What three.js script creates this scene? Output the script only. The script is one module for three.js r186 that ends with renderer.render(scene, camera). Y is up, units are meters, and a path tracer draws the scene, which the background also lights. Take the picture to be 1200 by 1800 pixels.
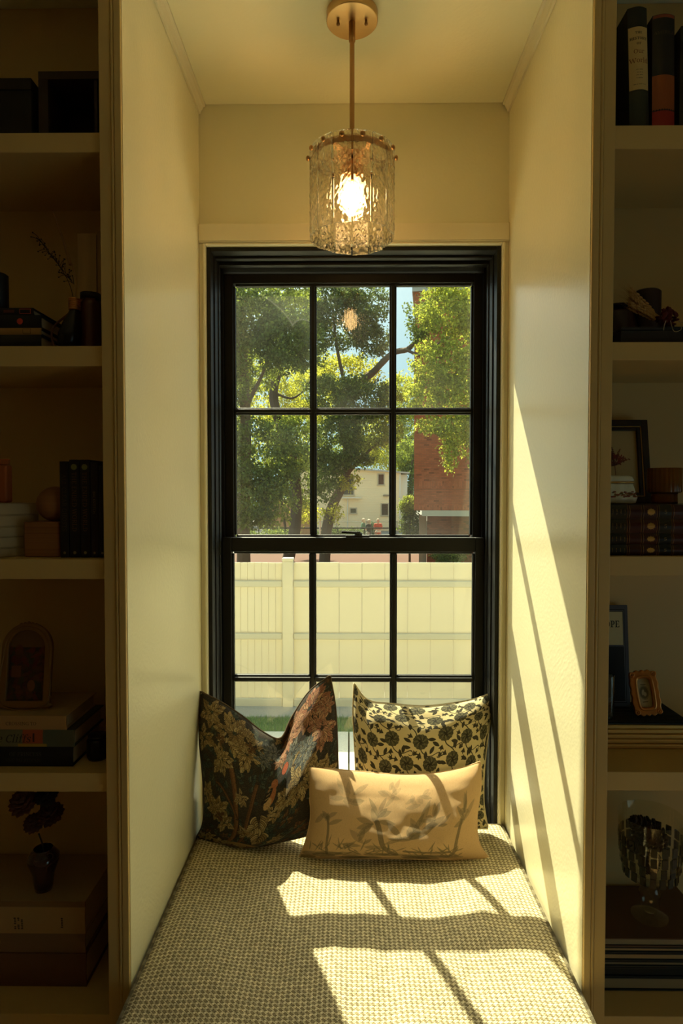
import * as THREE from 'three';
import { RoundedBoxGeometry } from 'three/addons/geometries/RoundedBoxGeometry.js';
import { mergeGeometries, mergeVertices } from 'three/addons/utils/BufferGeometryUtils.js';
import { MarchingCubes } from 'three/addons/objects/MarchingCubes.js';
import { ImprovedNoise } from 'three/addons/math/ImprovedNoise.js';

// ---------------------------------------------------------------- camera, sky, sun, exposure
const scene = new THREE.Scene();
const EYE = 1.42, FOCAL = 1100;
const camera = new THREE.PerspectiveCamera(2 * Math.atan(900 / FOCAL) * 180 / Math.PI, 2 / 3, 0.05, 400);
camera.position.set(-0.014, EYE, 1.745);
camera.rotation.set(-0.0291, 0.0109, 0, 'YXZ');
camera.updateMatrixWorld(true);

const SUN_WAY = new THREE.Vector3(0.395, -1.28, 1).normalize();
{
  const W = 512, H = 256, data = new Float32Array(W * H * 4), zen = [0.20, 0.34, 0.43], hor = [0.28, 0.43, 0.46];
  for (let r = 0; r < H; r++) for (let c = 0; c < W; c++) {
    const up = ((r + 0.5) / H - 0.5) * Math.PI, ro = ((c + 0.5) / W - 0.5) * 2 * Math.PI;
    const y = Math.sin(up), x = Math.cos(ro) * Math.cos(up), z = Math.sin(ro) * Math.cos(up);
    const k = Math.pow(Math.max(y, 0), 0.55), g = Math.max(0, -(x * SUN_WAY.x + y * SUN_WAY.y + z * SUN_WAY.z)), mie = 4.5 * Math.pow(g, 14);
    for (let i = 0; i < 3; i++) data[(r * W + c) * 4 + i] = hor[i] + (zen[i] - hor[i]) * k + mie * [1, 0.93, 0.7][i];
    data[(r * W + c) * 4 + 3] = 1;
  }
  const t = new THREE.DataTexture(data, W, H, THREE.RGBAFormat, THREE.FloatType);
  t.mapping = THREE.EquirectangularReflectionMapping; t.magFilter = t.minFilter = THREE.LinearFilter; t.needsUpdate = true;
  scene.background = t;
  scene.backgroundIntensity = 1.45;
}
const sun = new THREE.DirectionalLight(new THREE.Color(1, 0.935, 0.66), 10.3);
sun.position.copy(SUN_WAY).multiplyScalar(-30).add(new THREE.Vector3(0, 1, 0));
sun.target.position.set(0, 1, 0);
sun.castShadow = true; sun.shadow.radius = 1; sun.shadow.mapSize.set(2048, 2048);
Object.assign(sun.shadow.camera, { left: -14, right: 14, top: 14, bottom: -14, near: 1, far: 90 });
scene.add(sun, sun.target);
const EXPOSURE = 1.43, LAMP = 0.062;
const renderer = new THREE.WebGLRenderer({ antialias: true });
renderer.toneMapping = THREE.LinearToneMapping;
renderer.toneMappingExposure = EXPOSURE;
renderer.shadowMap.enabled = true;

// ---------------------------------------------------------------- helpers
const V = (x, y, z) => new THREE.Vector3(x, y, z);
function ray(px, py) { return V((px - 600) / FOCAL, (900 - py) / FOCAL, -1).applyQuaternion(camera.quaternion); }
function at(px, py, z) { const d = ray(px, py); return camera.position.clone().addScaledVector(d, (z - camera.position.z) / d.z); }       // measured point on an upright plane
function onLevel(px, py, y) { const d = ray(px, py); return camera.position.clone().addScaledVector(d, (y - camera.position.y) / d.y); }  // measured point on a shelf
function random(seed) { return () => { seed = (seed + 0x6d2b79f5) | 0; let t = Math.imul(seed ^ (seed >>> 15), 1 | seed); t = (t + Math.imul(t ^ (t >>> 7), 61 | t)) ^ t; return ((t ^ (t >>> 14)) >>> 0) / 4294967296; }; }
const noise = new ImprovedNoise();
const names = new Map();
function numbered(n) { const k = names.get(n) ?? 0; names.set(n, k + 1); return k ? n + '_' + String(k).padStart(3, '0') : n; }
function shade(m) { m.castShadow = m.receiveShadow = true; return m; }
function thing(name, label, category, pos = [0, 0, 0], group) {
  const o = new THREE.Group(); o.name = numbered(name); scene.add(o);
  Array.isArray(pos) ? o.position.set(...pos) : o.position.copy(pos);
  o.userData = { label, category }; if (group) o.userData.group = group;
  return o;
}
function part(name, geo, m, parent, label) {
  const o = shade(new THREE.Mesh(Array.isArray(geo) ? join(geo) : geo, m)); o.name = name; parent.add(o);
  if (label) o.userData.label = label;
  return o;
}
function structure(name, geo, m, parent = scene) {
  const o = shade(new THREE.Mesh(Array.isArray(geo) ? join(geo) : geo, m)); o.name = name; parent.add(o);
  if (parent === scene) o.userData.kind = 'structure';
  return o;
}
function join(list) {
  const flat = list.map((g) => { const n = g.index ? g.toNonIndexed() : g; for (const k of Object.keys(n.attributes)) if (!['position', 'normal', 'uv'].includes(k)) n.deleteAttribute(k); return n; });
  return flat.length === 1 ? flat[0] : mergeGeometries(flat);
}
function metricUV(g) {   // uv in metres, by the side each face looks to
  const n = g.index ? g.toNonIndexed() : g, p = n.attributes.position, uv = new Float32Array(p.count * 2), a = V(), b = V(), c = V();
  for (let i = 0; i < p.count; i += 3) {
    a.fromBufferAttribute(p, i); b.fromBufferAttribute(p, i + 1).sub(a); c.fromBufferAttribute(p, i + 2).sub(a); b.cross(c);
    const ax = Math.abs(b.x), ay = Math.abs(b.y), az = Math.abs(b.z);
    for (let k = i; k < i + 3; k++) {
      const x = p.getX(k), y = p.getY(k), z = p.getZ(k);
      const [u, v] = ay >= ax && ay >= az ? [x, z] : ax >= az ? [z, y] : [x, y];
      uv[k * 2] = u; uv[k * 2 + 1] = v;
    }
  }
  n.setAttribute('uv', new THREE.BufferAttribute(uv, 2));
  return n;
}
function slab(x0, x1, y0, y1, z0, z1, r = 0) {   // box between limits
  const w = x1 - x0, h = y1 - y0, d = z1 - z0;
  const g = r ? new RoundedBoxGeometry(w, h, d, 2, Math.min(r, w / 2.01, h / 2.01, d / 2.01)) : new THREE.BoxGeometry(w, h, d);
  return metricUV(g.translate((x0 + x1) / 2, (y0 + y1) / 2, (z0 + z1) / 2));
}
const cyl = (r0, r1, y0, y1, n = 24, x = 0, z = 0) => new THREE.CylinderGeometry(r1, r0, y1 - y0, n).translate(x, (y0 + y1) / 2, z);
const lathe = (pts, n = 40) => new THREE.LatheGeometry(pts.map(([r, y]) => new THREE.Vector2(Math.max(r, 1e-4), y)), n);
function tube(pts, r, seg = 24, side = 8, closed = false) { return new THREE.TubeGeometry(new THREE.CatmullRomCurve3(pts, closed), seg, r, side, closed); }
function taper(pts, r0, r1, seg = 24, side = 9) {   // a limb or trunk that thins towards its end
  const c = new THREE.CatmullRomCurve3(pts), g = new THREE.TubeGeometry(c, seg, 1, side), p = g.attributes.position, ctr = V(), q = V();
  for (let i = 0; i <= seg; i++) {
    c.getPointAt(i / seg, ctr);
    for (let j = 0; j <= side; j++) { const k = i * (side + 1) + j, r = (r0 + (r1 - r0) * i / seg) * (1 + 0.12 * noise.noise(i * 0.7, j * 1.3, r0 * 40)); q.fromBufferAttribute(p, k).sub(ctr).multiplyScalar(r).add(ctr); p.setXYZ(k, q.x, q.y, q.z); }
  }
  g.computeVertexNormals();
  return g;
}
const rgb = (r, g, b) => new THREE.Color(r, g, b);
const mat = (color, roughness = 0.7, more = {}) => new THREE.MeshPhysicalMaterial({ color, roughness, metalness: 0, ...more });
function canvasTexture(w, h, draw, srgb = true, repeat) {
  const c = document.createElement('canvas'); c.width = w; c.height = h;
  draw(c.getContext('2d'), w, h);
  const t = new THREE.CanvasTexture(c);
  if (srgb) t.colorSpace = THREE.SRGBColorSpace;
  t.wrapS = t.wrapT = THREE.RepeatWrapping; t.magFilter = THREE.LinearFilter;
  if (repeat) t.repeat.set(...repeat);
  return t;
}
function grainTexture(size, repeat, f) {   // grey texture from f(u, v) in 0..1, tiling
  return canvasTexture(size, size, (c) => {
    const im = c.createImageData(size, size);
    for (let y = 0; y < size; y++) for (let x = 0; x < size; x++) { const v = Math.max(0, Math.min(255, 255 * f(x / size, y / size))), k = (y * size + x) * 4; im.data[k] = im.data[k + 1] = im.data[k + 2] = v; im.data[k + 3] = 255; }
    c.putImageData(im, 0, 0);
  }, false, repeat);
}
const tiled = (u, v, f, s = 0) => { const T = Math.PI * 2, a = Math.cos(u * T) * f, b = Math.sin(u * T) * f, c = Math.cos(v * T) * f, d = Math.sin(v * T) * f; return noise.noise(a + s, b + c, d + s * 0.7) };

// ---------------------------------------------------------------- common materials
const rollerBump = grainTexture(256, [2.2, 2.2], (u, v) => 0.5 + 0.25 * tiled(u, v, 9) + 0.2 * tiled(u, v, 21, 5));
const M = {
  wall: mat(rgb(0.82, 0.775, 0.53), 0.42, { bumpMap: rollerBump, bumpScale: 0.0006 }),
  niche: mat(rgb(0.90, 0.835, 0.56), 0.27, { bumpMap: rollerBump, bumpScale: 0.0005 }),
  ceiling: mat(rgb(0.92, 0.87, 0.60), 0.85, { bumpMap: rollerBump, bumpScale: 0.0008 }),
  room: mat(rgb(0.66, 0.47, 0.25), 0.8),
  trim: mat(rgb(0.82, 0.745, 0.52), 0.38),
  case: mat(rgb(0.70, 0.48, 0.185), 0.5),
  black: mat(rgb(0.010, 0.0095, 0.008), 0.48, { specularIntensity: 0.6 }),
  brass: mat(rgb(0.62, 0.40, 0.17), 0.34, { metalness: 1 }),
  brassDark: mat(rgb(0.40, 0.22, 0.09), 0.36, { metalness: 1 }),
  gold: mat(rgb(0.75, 0.48, 0.16), 0.33, { metalness: 1 }),
  pane: mat(rgb(0.97, 0.98, 0.95), 0, { transmission: 1, thickness: 0, ior: 1.5 }),
  paper: mat(rgb(0.55, 0.42, 0.24), 0.9),
};

// ---------------------------------------------------------------- the room
const FRONT = 0.589, HALF = 0.425, TOP = 2.487, BENCH = 0.40;
const OPEN = 0.407, HEAD = EYE + 0.682, SILL = EYE - 1.02;
structure('wall_back', [slab(-2.4, -OPEN, -1.9, TOP + 0.12, -0.2, 0), slab(OPEN, 2.4, -1.9, TOP + 0.12, -0.2, 0), slab(-OPEN, OPEN, HEAD, TOP + 0.12, -0.2, 0), slab(-OPEN, OPEN, -1.9, SILL - 0.03, -0.2, 0)], M.wall);
structure('wall_left', slab(-HALF - 0.016, -HALF, 0, TOP, 0.001, FRONT), M.niche);
structure('wall_right', slab(HALF, HALF + 0.016, 0, TOP, 0.001, FRONT), M.niche);
structure('ceiling', slab(-2.4, 2.4, TOP, TOP + 0.12, 0.001, 4.4), M.ceiling);
const plank = canvasTexture(512, 512, (c, w, h) => {
  const r = random(5);
  for (let i = 0; i < 4; i++) { c.fillStyle = `rgb(${188 + r() * 25},${148 + r() * 18},${98 + r() * 12})`; c.fillRect(0, i * 128, w, 127); }
  for (let i = 0; i < 900; i++) { c.fillStyle = `rgba(50,28,12,${r() * 0.18})`; c.fillRect(r() * w, r() * h, 40 + r() * 160, 1); }
}, true, [1.6, 1.6]);
structure('floor', slab(-2.4, 2.4, -0.1, 0, 0.001, 4.4), mat(rgb(1, 1, 1), 0.5, { map: plank }));
structure('wall_west', slab(-2.4, -2.28, 0, TOP, 0.001, 4.4), M.room);
structure('wall_east', [slab(2.28, 2.4, 0, TOP, 0.001, 1.15), slab(2.28, 2.4, 0, TOP, 3.15, 4.4), slab(2.28, 2.4, 0, 0.1, 1.15, 3.15), slab(2.28, 2.4, 1.3, TOP, 1.15, 3.15)], M.room);
{   // the room's other window, low and beyond the right edge of the photograph
  const w2 = new THREE.Group(); w2.name = 'window_2'; w2.userData.kind = 'structure'; scene.add(w2);
  for (const [a, b] of [[1.15, 1.2], [2.13, 2.17], [3.10, 3.15]]) structure('stile', slab(2.31, 2.37, 0.1, 1.3, a, b, 0.004), M.trim, w2);
  for (const [a, b] of [[1.2, 2.13], [2.17, 3.10]]) { for (const [c, d] of [[0.1, 0.15], [1.25, 1.3]]) structure('rail', slab(2.31, 2.37, c, d, a, b, 0.004), M.trim, w2); structure('pane', slab(2.338, 2.342, 0.15, 1.25, a, b), M.pane, w2); }
}
structure('wall_south', slab(-2.4, 2.4, 0, TOP, 4.28, 4.4), M.room);
structure('wall_wing_left', slab(-2.28, -1.262, 0, TOP, 0.3, 0.56), M.room);
structure('wall_wing_right', slab(1.262, 2.28, 0, TOP, 0.3, 0.56), M.room);
structure('window_bench', [slab(-HALF + 0.001, HALF - 0.001, 0.08, BENCH, 0.002, 0.66, 0.004), slab(-HALF + 0.02, HALF - 0.02, 0.001, 0.08, 0.002, 0.62)], M.trim);

// ceiling moulding along the two side walls, header board, ledge, casing
for (const [s, n] of [[-1, 'trim_1'], [1, 'trim_2']]) {
  const sh = new THREE.Shape([[0, 0], [0, -0.026], [0.005, -0.026], [0.007, -0.019], [0.010, -0.015], [0.013, -0.008], [0.019, -0.006], [0.019, 0]].map(([x, y]) => new THREE.Vector2(x, y)));
  const g = new THREE.ExtrudeGeometry(sh, { depth: FRONT - 0.004, bevelEnabled: false });
  if (s > 0) { g.scale(-1, 1, 1); const p = g.attributes.position, q = g.attributes.normal; for (let i = 0; i < p.count; i += 3) for (const at3 of [p, q]) { const [x, y, z] = [at3.getX(i), at3.getY(i), at3.getZ(i)]; at3.setXYZ(i, at3.getX(i + 2), at3.getY(i + 2), at3.getZ(i + 2)); at3.setXYZ(i + 2, x, y, z); } }
  structure(n, g.translate(s * (HALF - 0.0005), TOP - 0.0005, 0.003), M.trim);
}
structure('trim_3', slab(-HALF + 0.001, HALF - 0.001, at(620, 424, 0.012).y, at(620, 394, 0.012).y, 0.0005, 0.019, 0.001), M.trim);
structure('trim_4', slab(-HALF + 0.001, HALF - 0.001, HEAD + 0.006, at(620, 424.5, 0.012).y, 0.0005, 0.018, 0.004), M.trim);
structure('trim_5', [slab(-HALF + 0.001, -OPEN - 0.006, BENCH + 0.001, HEAD + 0.005, 0.0005, 0.008), slab(-OPEN - 0.0065, -OPEN + 0.0, BENCH + 0.001, HEAD + 0.005, 0.0005, 0.014, 0.002)], M.trim);
structure('trim_6', [slab(OPEN + 0.006, HALF - 0.001, BENCH + 0.001, HEAD + 0.005, 0.0005, 0.008), slab(OPEN, OPEN + 0.0065, BENCH + 0.001, HEAD + 0.005, 0.0005, 0.014, 0.002)], M.trim);
structure('trim_7', slab(-OPEN + 0.0005, OPEN - 0.0005, HEAD, HEAD + 0.0055, 0.0005, 0.014, 0.002), M.trim);

// ---------------------------------------------------------------- the window
{
  const win = new THREE.Group(); win.name = 'window_1'; win.userData.kind = 'structure'; scene.add(win);
  const y = (v) => EYE + v;
  for (const s of [-1, 1]) {
    const b = (a, c, z0, z1, r) => slab(Math.min(s * a, s * c), Math.max(s * a, s * c), SILL, HEAD, z0, z1, r);
    part('jamb', [b(0.3955, OPEN - 0.0005, -0.215, -0.002, 0.002), b(0.388, 0.396, -0.098, -0.078, 0.002), b(0.3915, 0.396, -0.078, -0.04, 0.002), b(0.388, 0.396, -0.1445, -0.1385), b(0.386, 0.396, -0.215, -0.187)], M.black, win);
  }
  part('head_jamb', [slab(-0.395, 0.395, y(0.6705), HEAD - 0.0005, -0.215, -0.002, 0.002), slab(-0.388, 0.388, y(0.659), y(0.671), -0.098, -0.078, 0.002), slab(-0.391, 0.391, y(0.664), y(0.671), -0.06, -0.04, 0.002), slab(-0.388, 0.388, y(0.659), y(0.671), -0.215, -0.187)], M.black, win);
  part('sill', slab(-0.395, 0.395, SILL - 0.029, SILL - 0.001, -0.25, -0.002, 0.003), M.black, win);
  const dustTex = (seed, web) => canvasTexture(512, 512, (c, w, h) => {
    const r = random(seed);
    c.fillStyle = 'rgb(16,16,16)'; c.fillRect(0, 0, w, h);
    const soft = (x, y2, rx, ry, a) => { c.save(); c.translate(x, y2); c.scale(rx, ry); const g = c.createRadialGradient(0, 0, 0, 0, 0, 1); g.addColorStop(0, `rgba(255,255,255,${a})`); g.addColorStop(1, 'rgba(255,255,255,0)'); c.fillStyle = g; c.fillRect(-1, -1, 2, 2); c.restore(); };
    for (let i = 0; i < 60; i++) soft(r() * w, r() * h, 30 + r() * 110, 30 + r() * 90, 0.05 + r() * 0.05);
    for (let i = 0; i < 2600; i++) { c.fillStyle = `rgba(255,255,255,${r() * 0.35})`; const s = 0.5 + r() * 1.3; c.fillRect(r() * w, r() * h, s, s); }
    for (let col = 0; col < 3; col++) for (let row = 0; row < 2; row++) { const x = col * 171, y2 = row * 256; c.strokeStyle = 'rgba(255,255,255,0.16)'; c.lineWidth = 7; c.strokeRect(x + 4, y2 + 4, 162, 247); soft(x + 85, y2 + 250, 90, 26, 0.25); soft(x + 160, y2 + 128, 24, 120, 0.12); }
    if (web) {   // the smear in the corner of the top left pane
      soft(120, 40, 130, 60, 0.4); soft(30, 60, 60, 70, 0.2);
      c.fillStyle = 'rgba(255,255,255,0.3)'; c.beginPath(); c.moveTo(40, 6); c.quadraticCurveTo(104, 40, 124, 78); c.quadraticCurveTo(140, 60, 166, 68); c.lineTo(166, 4); c.closePath(); c.fill();
      c.strokeStyle = 'rgba(255,255,255,0.95)'; c.lineWidth = 3; c.beginPath(); c.moveTo(40, 6); c.quadraticCurveTo(104, 40, 124, 78); c.quadraticCurveTo(138, 58, 160, 70); c.stroke();
    }
  }, false);
  const sash = (name, zc, gt, gb, top, bot, dust, web) => {   // gt, gb: edges of the glazed area
    const s = new THREE.Group(); s.name = name; win.add(s);
    const gx = 0.355, ox = 0.3875, z0 = zc - 0.0175, z1 = zc + 0.0175;
    for (const k of [-1, 1]) part('stile', [slab(k > 0 ? gx + 0.006 : -ox, k > 0 ? ox : -gx - 0.006, y(gb - bot), y(gt + top), z0, z1, 0.002), slab(k > 0 ? gx : -gx - 0.007, k > 0 ? gx + 0.007 : -gx, y(gb), y(gt), zc - 0.009, zc + 0.009, 0.003)], M.black, s);
    for (const [a, b, c] of [[gt, gt + top, 1], [gb - bot, gb, -1]]) part('rail', [slab(-gx - 0.006, gx + 0.006, y(c > 0 ? a + 0.006 : a), y(c > 0 ? b : b - 0.006), z0, z1, 0.002), slab(-gx, gx, y(c > 0 ? a : b - 0.007), y(c > 0 ? a + 0.007 : b), zc - 0.009, zc + 0.009, 0.003)], M.black, s);
    const mid = (gt + gb) / 2, mx = 0.1205, mw = 0.0105;
    for (const k of [-1, 1]) part('muntin', [slab(k * mx - 0.0055, k * mx + 0.0055, y(gb), y(gt), z0, z1, 0.002), slab(k * mx - mw, k * mx + mw, y(gb), y(gt), zc - 0.008, zc + 0.008, 0.003)], M.black, s);
    const cols = [[-gx, -mx - mw], [-mx + mw, mx - mw], [mx + mw, gx]];
    for (const [a, b] of cols) {
      part('muntin', [slab(a === -gx ? a : a - 0.005, b === gx ? b : b + 0.005, y(mid - 0.0055), y(mid + 0.0055), z0, z1, 0.002), slab(a, b, y(mid - mw), y(mid + mw), zc - 0.008, zc + 0.008, 0.003)], M.black, s);
      for (const [c, d] of [[gb, mid - mw], [mid + mw, gt]]) part('pane', slab(a, b, y(c), y(d), zc - 0.0015, zc + 0.0015), M.pane, s);
    }
    const film = new THREE.PlaneGeometry(gx * 2, gt - gb).translate(0, y((gt + gb) / 2), zc - 0.0025);
    const f = part('dust_film', film, mat(rgb(0.9, 0.88, 0.78), 1, { transmission: 0.95, thickness: 0, transparent: true, opacity: dust, alphaMap: dustTex(web ? 3 : 8, web) }), s); f.userData.kind = 'stuff'; f.castShadow = false;
  };
  sash('upper_sash', -0.165, 0.625, -0.125, 0.033, 0.045, 0.06, true);
  sash('lower_sash', -0.12, -0.178, -0.928, 0.048, 0.07, 0.05, false);
  const lock = part('sash_lock', [slab(-0.030, 0.042, 0, 0.006, -0.012, 0.012, 0.003), cyl(0.012, 0.011, 0.006, 0.013, 20, 0.008), cyl(0.007, 0.006, 0.013, 0.017, 16, 0.008), new RoundedBoxGeometry(0.05, 0.007, 0.013, 3, 0.003).rotateZ(-0.06).translate(-0.018, 0.0145, 0)], mat(rgb(0.03, 0.03, 0.028), 0.3, { metalness: 0.6 }), win);
  lock.position.set(0.008, y(-0.130), -0.122);
}

// ---------------------------------------------------------------- the two built-in bookcases
const BACK = 0.345, SHELF_Z = 0.583;
const shelfPx = { left: [[233, 268], [608, 644], [983, 1018], [1359, 1392], [1783, 1818]], right: [[220, 262], [601, 633], [978, 1012], [1357, 1390], [1787, 1822]] };
const level = { left: [], right: [] };
for (const [side, s, label] of [['left', -1, 'built-in cream bookcase left of the window niche'], ['right', 1, 'built-in cream bookcase right of the window niche']]) {
  const t = thing('bookcase', label, 'bookcase', [s * 0.86, 0, 0.46]);
  const put = (name, x0, x1, y0, y1, z0, z1, r = 0.001) => { const a = Math.min(s * x0, s * x1), b = Math.max(s * x0, s * x1); return part(name, slab(a - s * 0.86, b - s * 0.86, y0, y1, z0 - 0.46, z1 - 0.46, r), M.case, t); };
  put('side_panel', 0.4415, 0.4605, 0.001, TOP - 0.001, BACK - 0.012, 0.586);
  put('side_panel', 1.242, 1.26, 0.001, TOP - 0.001, BACK - 0.012, 0.586);
  put('back_panel', 0.461, 1.2415, 0.001, TOP - 0.001, BACK - 0.012, BACK, 0);
  shelfPx[side].forEach(([a, b], i) => {
    const px = s < 0 ? 100 : 1130, ya = at(px, a, SHELF_Z).y, yb = at(px, b, SHELF_Z).y;
    level[side].push(ya);
    put('shelf', 0.461, 1.2415, yb, ya, BACK + 0.0005, SHELF_Z, 0.0015);
  });
  put('face_frame', 0.4255, 0.4385, 0.001, TOP - 0.001, FRONT + 0.0005, FRONT + 0.008, 0.002);
  part('bead', cyl(0.0032, 0.0032, 0.001, TOP - 0.001, 14, s * (0.442 - 0.86), FRONT + 0.004 - 0.46), M.case, t);
  put('face_frame', 0.4455, 0.467, 0.001, TOP - 0.001, 0.5865, FRONT + 0.004, 0.0015);
  put('plinth', 0.468, 1.2415, 0.001, level[side][4] - 0.04, 0.56, 0.583);
}

// ---------------------------------------------------------------- pendant lamp
{
  const cx = -0.006, cz = 0.325, t = thing('pendant_lamp', 'brass pendant lamp with a ring of textured glass panels, lit', 'lamp', [cx, TOP, cz]);
  part('canopy', lathe([[0, 0], [0.055, 0], [0.057, -0.002], [0.057, -0.019], [0.055, -0.021], [0, -0.0215]].reverse(), 56), M.brass, t);
  for (const s of [-1, 1]) part('screw', [cyl(0.003, 0.003, -0.029, -0.021, 12, s * 0.031, 0.006), new THREE.SphereGeometry(0.0042, 14, 10).translate(s * 0.031, -0.029, 0.006)], M.brassDark, t);
  part('collar', lathe([[0, -0.021], [0.0072, -0.021], [0.0072, -0.062], [0.0055, -0.066], [0, -0.066]].reverse(), 20), M.brassDark, t);
  const yT = EYE + 0.752 - TOP, yB = EYE + 0.572 - TOP, R = 0.0925, N = 14;
  part('stem', cyl(0.0054, 0.0054, yT - 0.002, -0.066, 18), M.brassDark, t);
  part('shade_ring', [new THREE.CylinderGeometry(R - 0.006, R - 0.006, 0.013, 56, 1, true).translate(0, yT - 0.0065, 0), new THREE.CylinderGeometry(R - 0.008, R - 0.008, 0.013, 56, 1, true).scale(-1, 1, 1).translate(0, yT - 0.0065, 0), new THREE.TorusGeometry(R - 0.007, 0.002, 8, 56).rotateX(Math.PI / 2).translate(0, yT, 0), ...[0, 1, 2].map((k) => new THREE.BoxGeometry(R * 2 - 0.014, 0.003, 0.006).rotateY(k * Math.PI / 3).translate(0, yT - 0.006, 0))], M.brassDark, t);
  const glass = mat(rgb(1, 0.955, 0.83), 0.08, { transmission: 1, thickness: 0.005, ior: 1.5, transparent: true, opacity: 0.68 });
  for (let i = 0; i < N; i++) {
    const a = (i + 0.5) / N * Math.PI * 2, r = random(i + 40), w = 0.0372, h0 = yB + (r() - 0.5) * 0.004, h1 = yT + 0.008, g0 = new THREE.BoxGeometry(w, h1 - h0, 0.004, 16, 72, 1), p = g0.attributes.position;
    for (let k = 0; k < p.count; k++) {   // cast glass: rippled faces and an uneven foot
      let [x, y, z] = [p.getX(k), p.getY(k), p.getZ(k)]; const s = Math.sign(z), edge = Math.min(1, (w / 2 - Math.abs(x)) / 0.004 + 0.15);
      z += s * edge * (0.0020 * noise.noise(x * 150 + i * 7, y * 85, s * 3 + i) + 0.0015 * noise.noise(x * 330, y * 230 + i * 5, s));
      if (y < -(h1 - h0) / 2 + 0.004) y += 0.0012 * noise.noise(x * 260, i * 3.1, 0.5);
      x *= 1 + 0.012 * noise.noise(y * 60, i * 2.3, 4.2); p.setXYZ(k, x, y, z);
    }
    g0.computeVertexNormals();
    part('glass_panel', g0.translate(0, (h0 + h1) / 2, R - 0.001).rotateY(a), glass, t);
    part('knob', [new THREE.SphereGeometry(0.0058, 16, 12).scale(1, 1, 0.75).translate(0, yT - 0.003, R + 0.006).rotateY(a)], M.brassDark, t);
  }
  part('top_plate', cyl(0.04, 0.04, yT - 0.0045, yT - 0.003, 48), M.brassDark, t);
  part('socket', lathe([[0, yT - 0.06], [0.015, yT - 0.06], [0.016, yT - 0.055], [0.016, yT - 0.012], [0.009, yT - 0.006], [0, yT - 0.006]], 28), M.brassDark, t);
  const yb = yT - 0.094;
  part('bulb', lathe([[0, yb - 0.034], [0.011, yb - 0.032], [0.021, yb - 0.023], [0.0255, yb - 0.008], [0.0245, yb + 0.006], [0.017, yb + 0.022], [0.0125, yb + 0.034], [0, yb + 0.034]], 32), mat(rgb(0.9, 0.8, 0.6), 0.5, { emissive: rgb(1, 0.62, 0.26), emissiveIntensity: 9 }), t);
  const l = new THREE.PointLight(rgb(1, 0.52, 0.16), LAMP); l.name = 'pendant_lamp_bulb'; l.position.set(0, yb, 0); l.castShadow = true; l.shadow.radius = 1; t.add(l);
}

// ---------------------------------------------------------------- seat cushion
const SEAT = EYE - 0.923;
const tweed = (() => {
  const S = 512, n = 16, r = random(77);
  const dark = (i, j) => { const a = ((i % 4) + 4) % 4, b = ((j % 4) + 4) % 4, warp = a < 2, weft = b < 2; return warp === weft ? warp : ((i + j) % 2 === 0); };
  const col = canvasTexture(S, S, (c) => {
    const k = S / (n * 4);
    for (let j = 0; j < n * 4; j++) for (let i = 0; i < n * 4; i++) {
      const d = dark(i, j), v = (r() - 0.5) * 34, w = 1 + 0.16 * tiled(i / (n * 4), j / (n * 4), 2.2);
      c.fillStyle = d ? `rgb(${(134 + v) * w},${(122 + v) * w},${(94 + v) * w})` : `rgb(${(216 + v) * w},${(206 + v) * w},${(174 + v) * w})`; c.fillRect(i * k, j * k, k + 0.5, k + 0.5);
    }
    for (let i = 0; i < 900; i++) { c.fillStyle = `rgba(${r() < 0.5 ? '40,34,24' : '230,220,190'},${r() * 0.25})`; c.fillRect(r() * S, r() * S, 2 + r() * 10, 1.5); }
  });
  const bump = grainTexture(256, undefined, (u, v) => 0.5 + 0.25 * Math.sin(u * Math.PI * 2 * 32) + 0.25 * Math.sin(v * Math.PI * 2 * 32));
  const size = 0.0098 * n / 1; for (const t of [col, bump]) t.repeat.set(1 / size, 1 / size);
  return mat(rgb(0.92, 0.89, 0.80), 0.95, { map: col, bumpMap: bump, bumpScale: 0.0012, sheen: 0.3, sheenRoughness: 0.6 });
})();
{
  const t = thing('seat_cushion', 'long grey-brown tweed seat cushion filling the window bench', 'cushion', [0, BENCH, 0.38]);
  const w = HALF * 2 - 0.004, h = SEAT - BENCH, d = 0.745, r = 0.024;
  const g0 = new THREE.BoxGeometry(w, h, d, 110, 10, 100).translate(0, h / 2, 0), p = g0.attributes.position, q = V(), c = V();
  for (let i = 0; i < p.count; i++) {
    q.fromBufferAttribute(p, i); c.set(THREE.MathUtils.clamp(q.x, -w / 2 + r, w / 2 - r), THREE.MathUtils.clamp(q.y, r, h - r), THREE.MathUtils.clamp(q.z, -d / 2 + r, d / 2 - r));
    const out = q.clone().sub(c); if (out.lengthSq() > 1e-12) q.copy(c).addScaledVector(out.normalize(), r);
    const k = THREE.MathUtils.smoothstep(q.y, h * 0.55, h) * Math.min(1, Math.min(w / 2 - Math.abs(q.x), d / 2 - Math.abs(q.z)) / 0.05);
    q.y += k * (0.0095 * noise.noise(q.x * 9 + 3, q.z * 4.5, 1.7) + 0.0035 * noise.noise(q.x * 19, q.z * 9, 8.1) + 0.004);
    p.setXYZ(i, q.x, q.y, q.z);
  }
  let g = metricUV(g0); g.deleteAttribute('normal'); g = mergeVertices(g, 1e-5); g.computeVertexNormals();
  part('cover', g, tweed, t);
  const e = 0.006, a = w / 2 - e, b = d / 2 - e, loop = [];
  for (let i = 0; i < 40; i++) loop.push(V(-a, h - e, b - 2 * b * i / 40)); for (let i = 0; i < 40; i++) loop.push(V(-a + 2 * a * i / 40, h - e, -b));
  for (let i = 0; i < 40; i++) loop.push(V(a, h - e, -b + 2 * b * i / 40)); for (let i = 0; i < 40; i++) loop.push(V(a - 2 * a * i / 40, h - e, b));
  part('piping', tube(loop, 0.0042, 400, 8, true), tweed, t);
}

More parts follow.
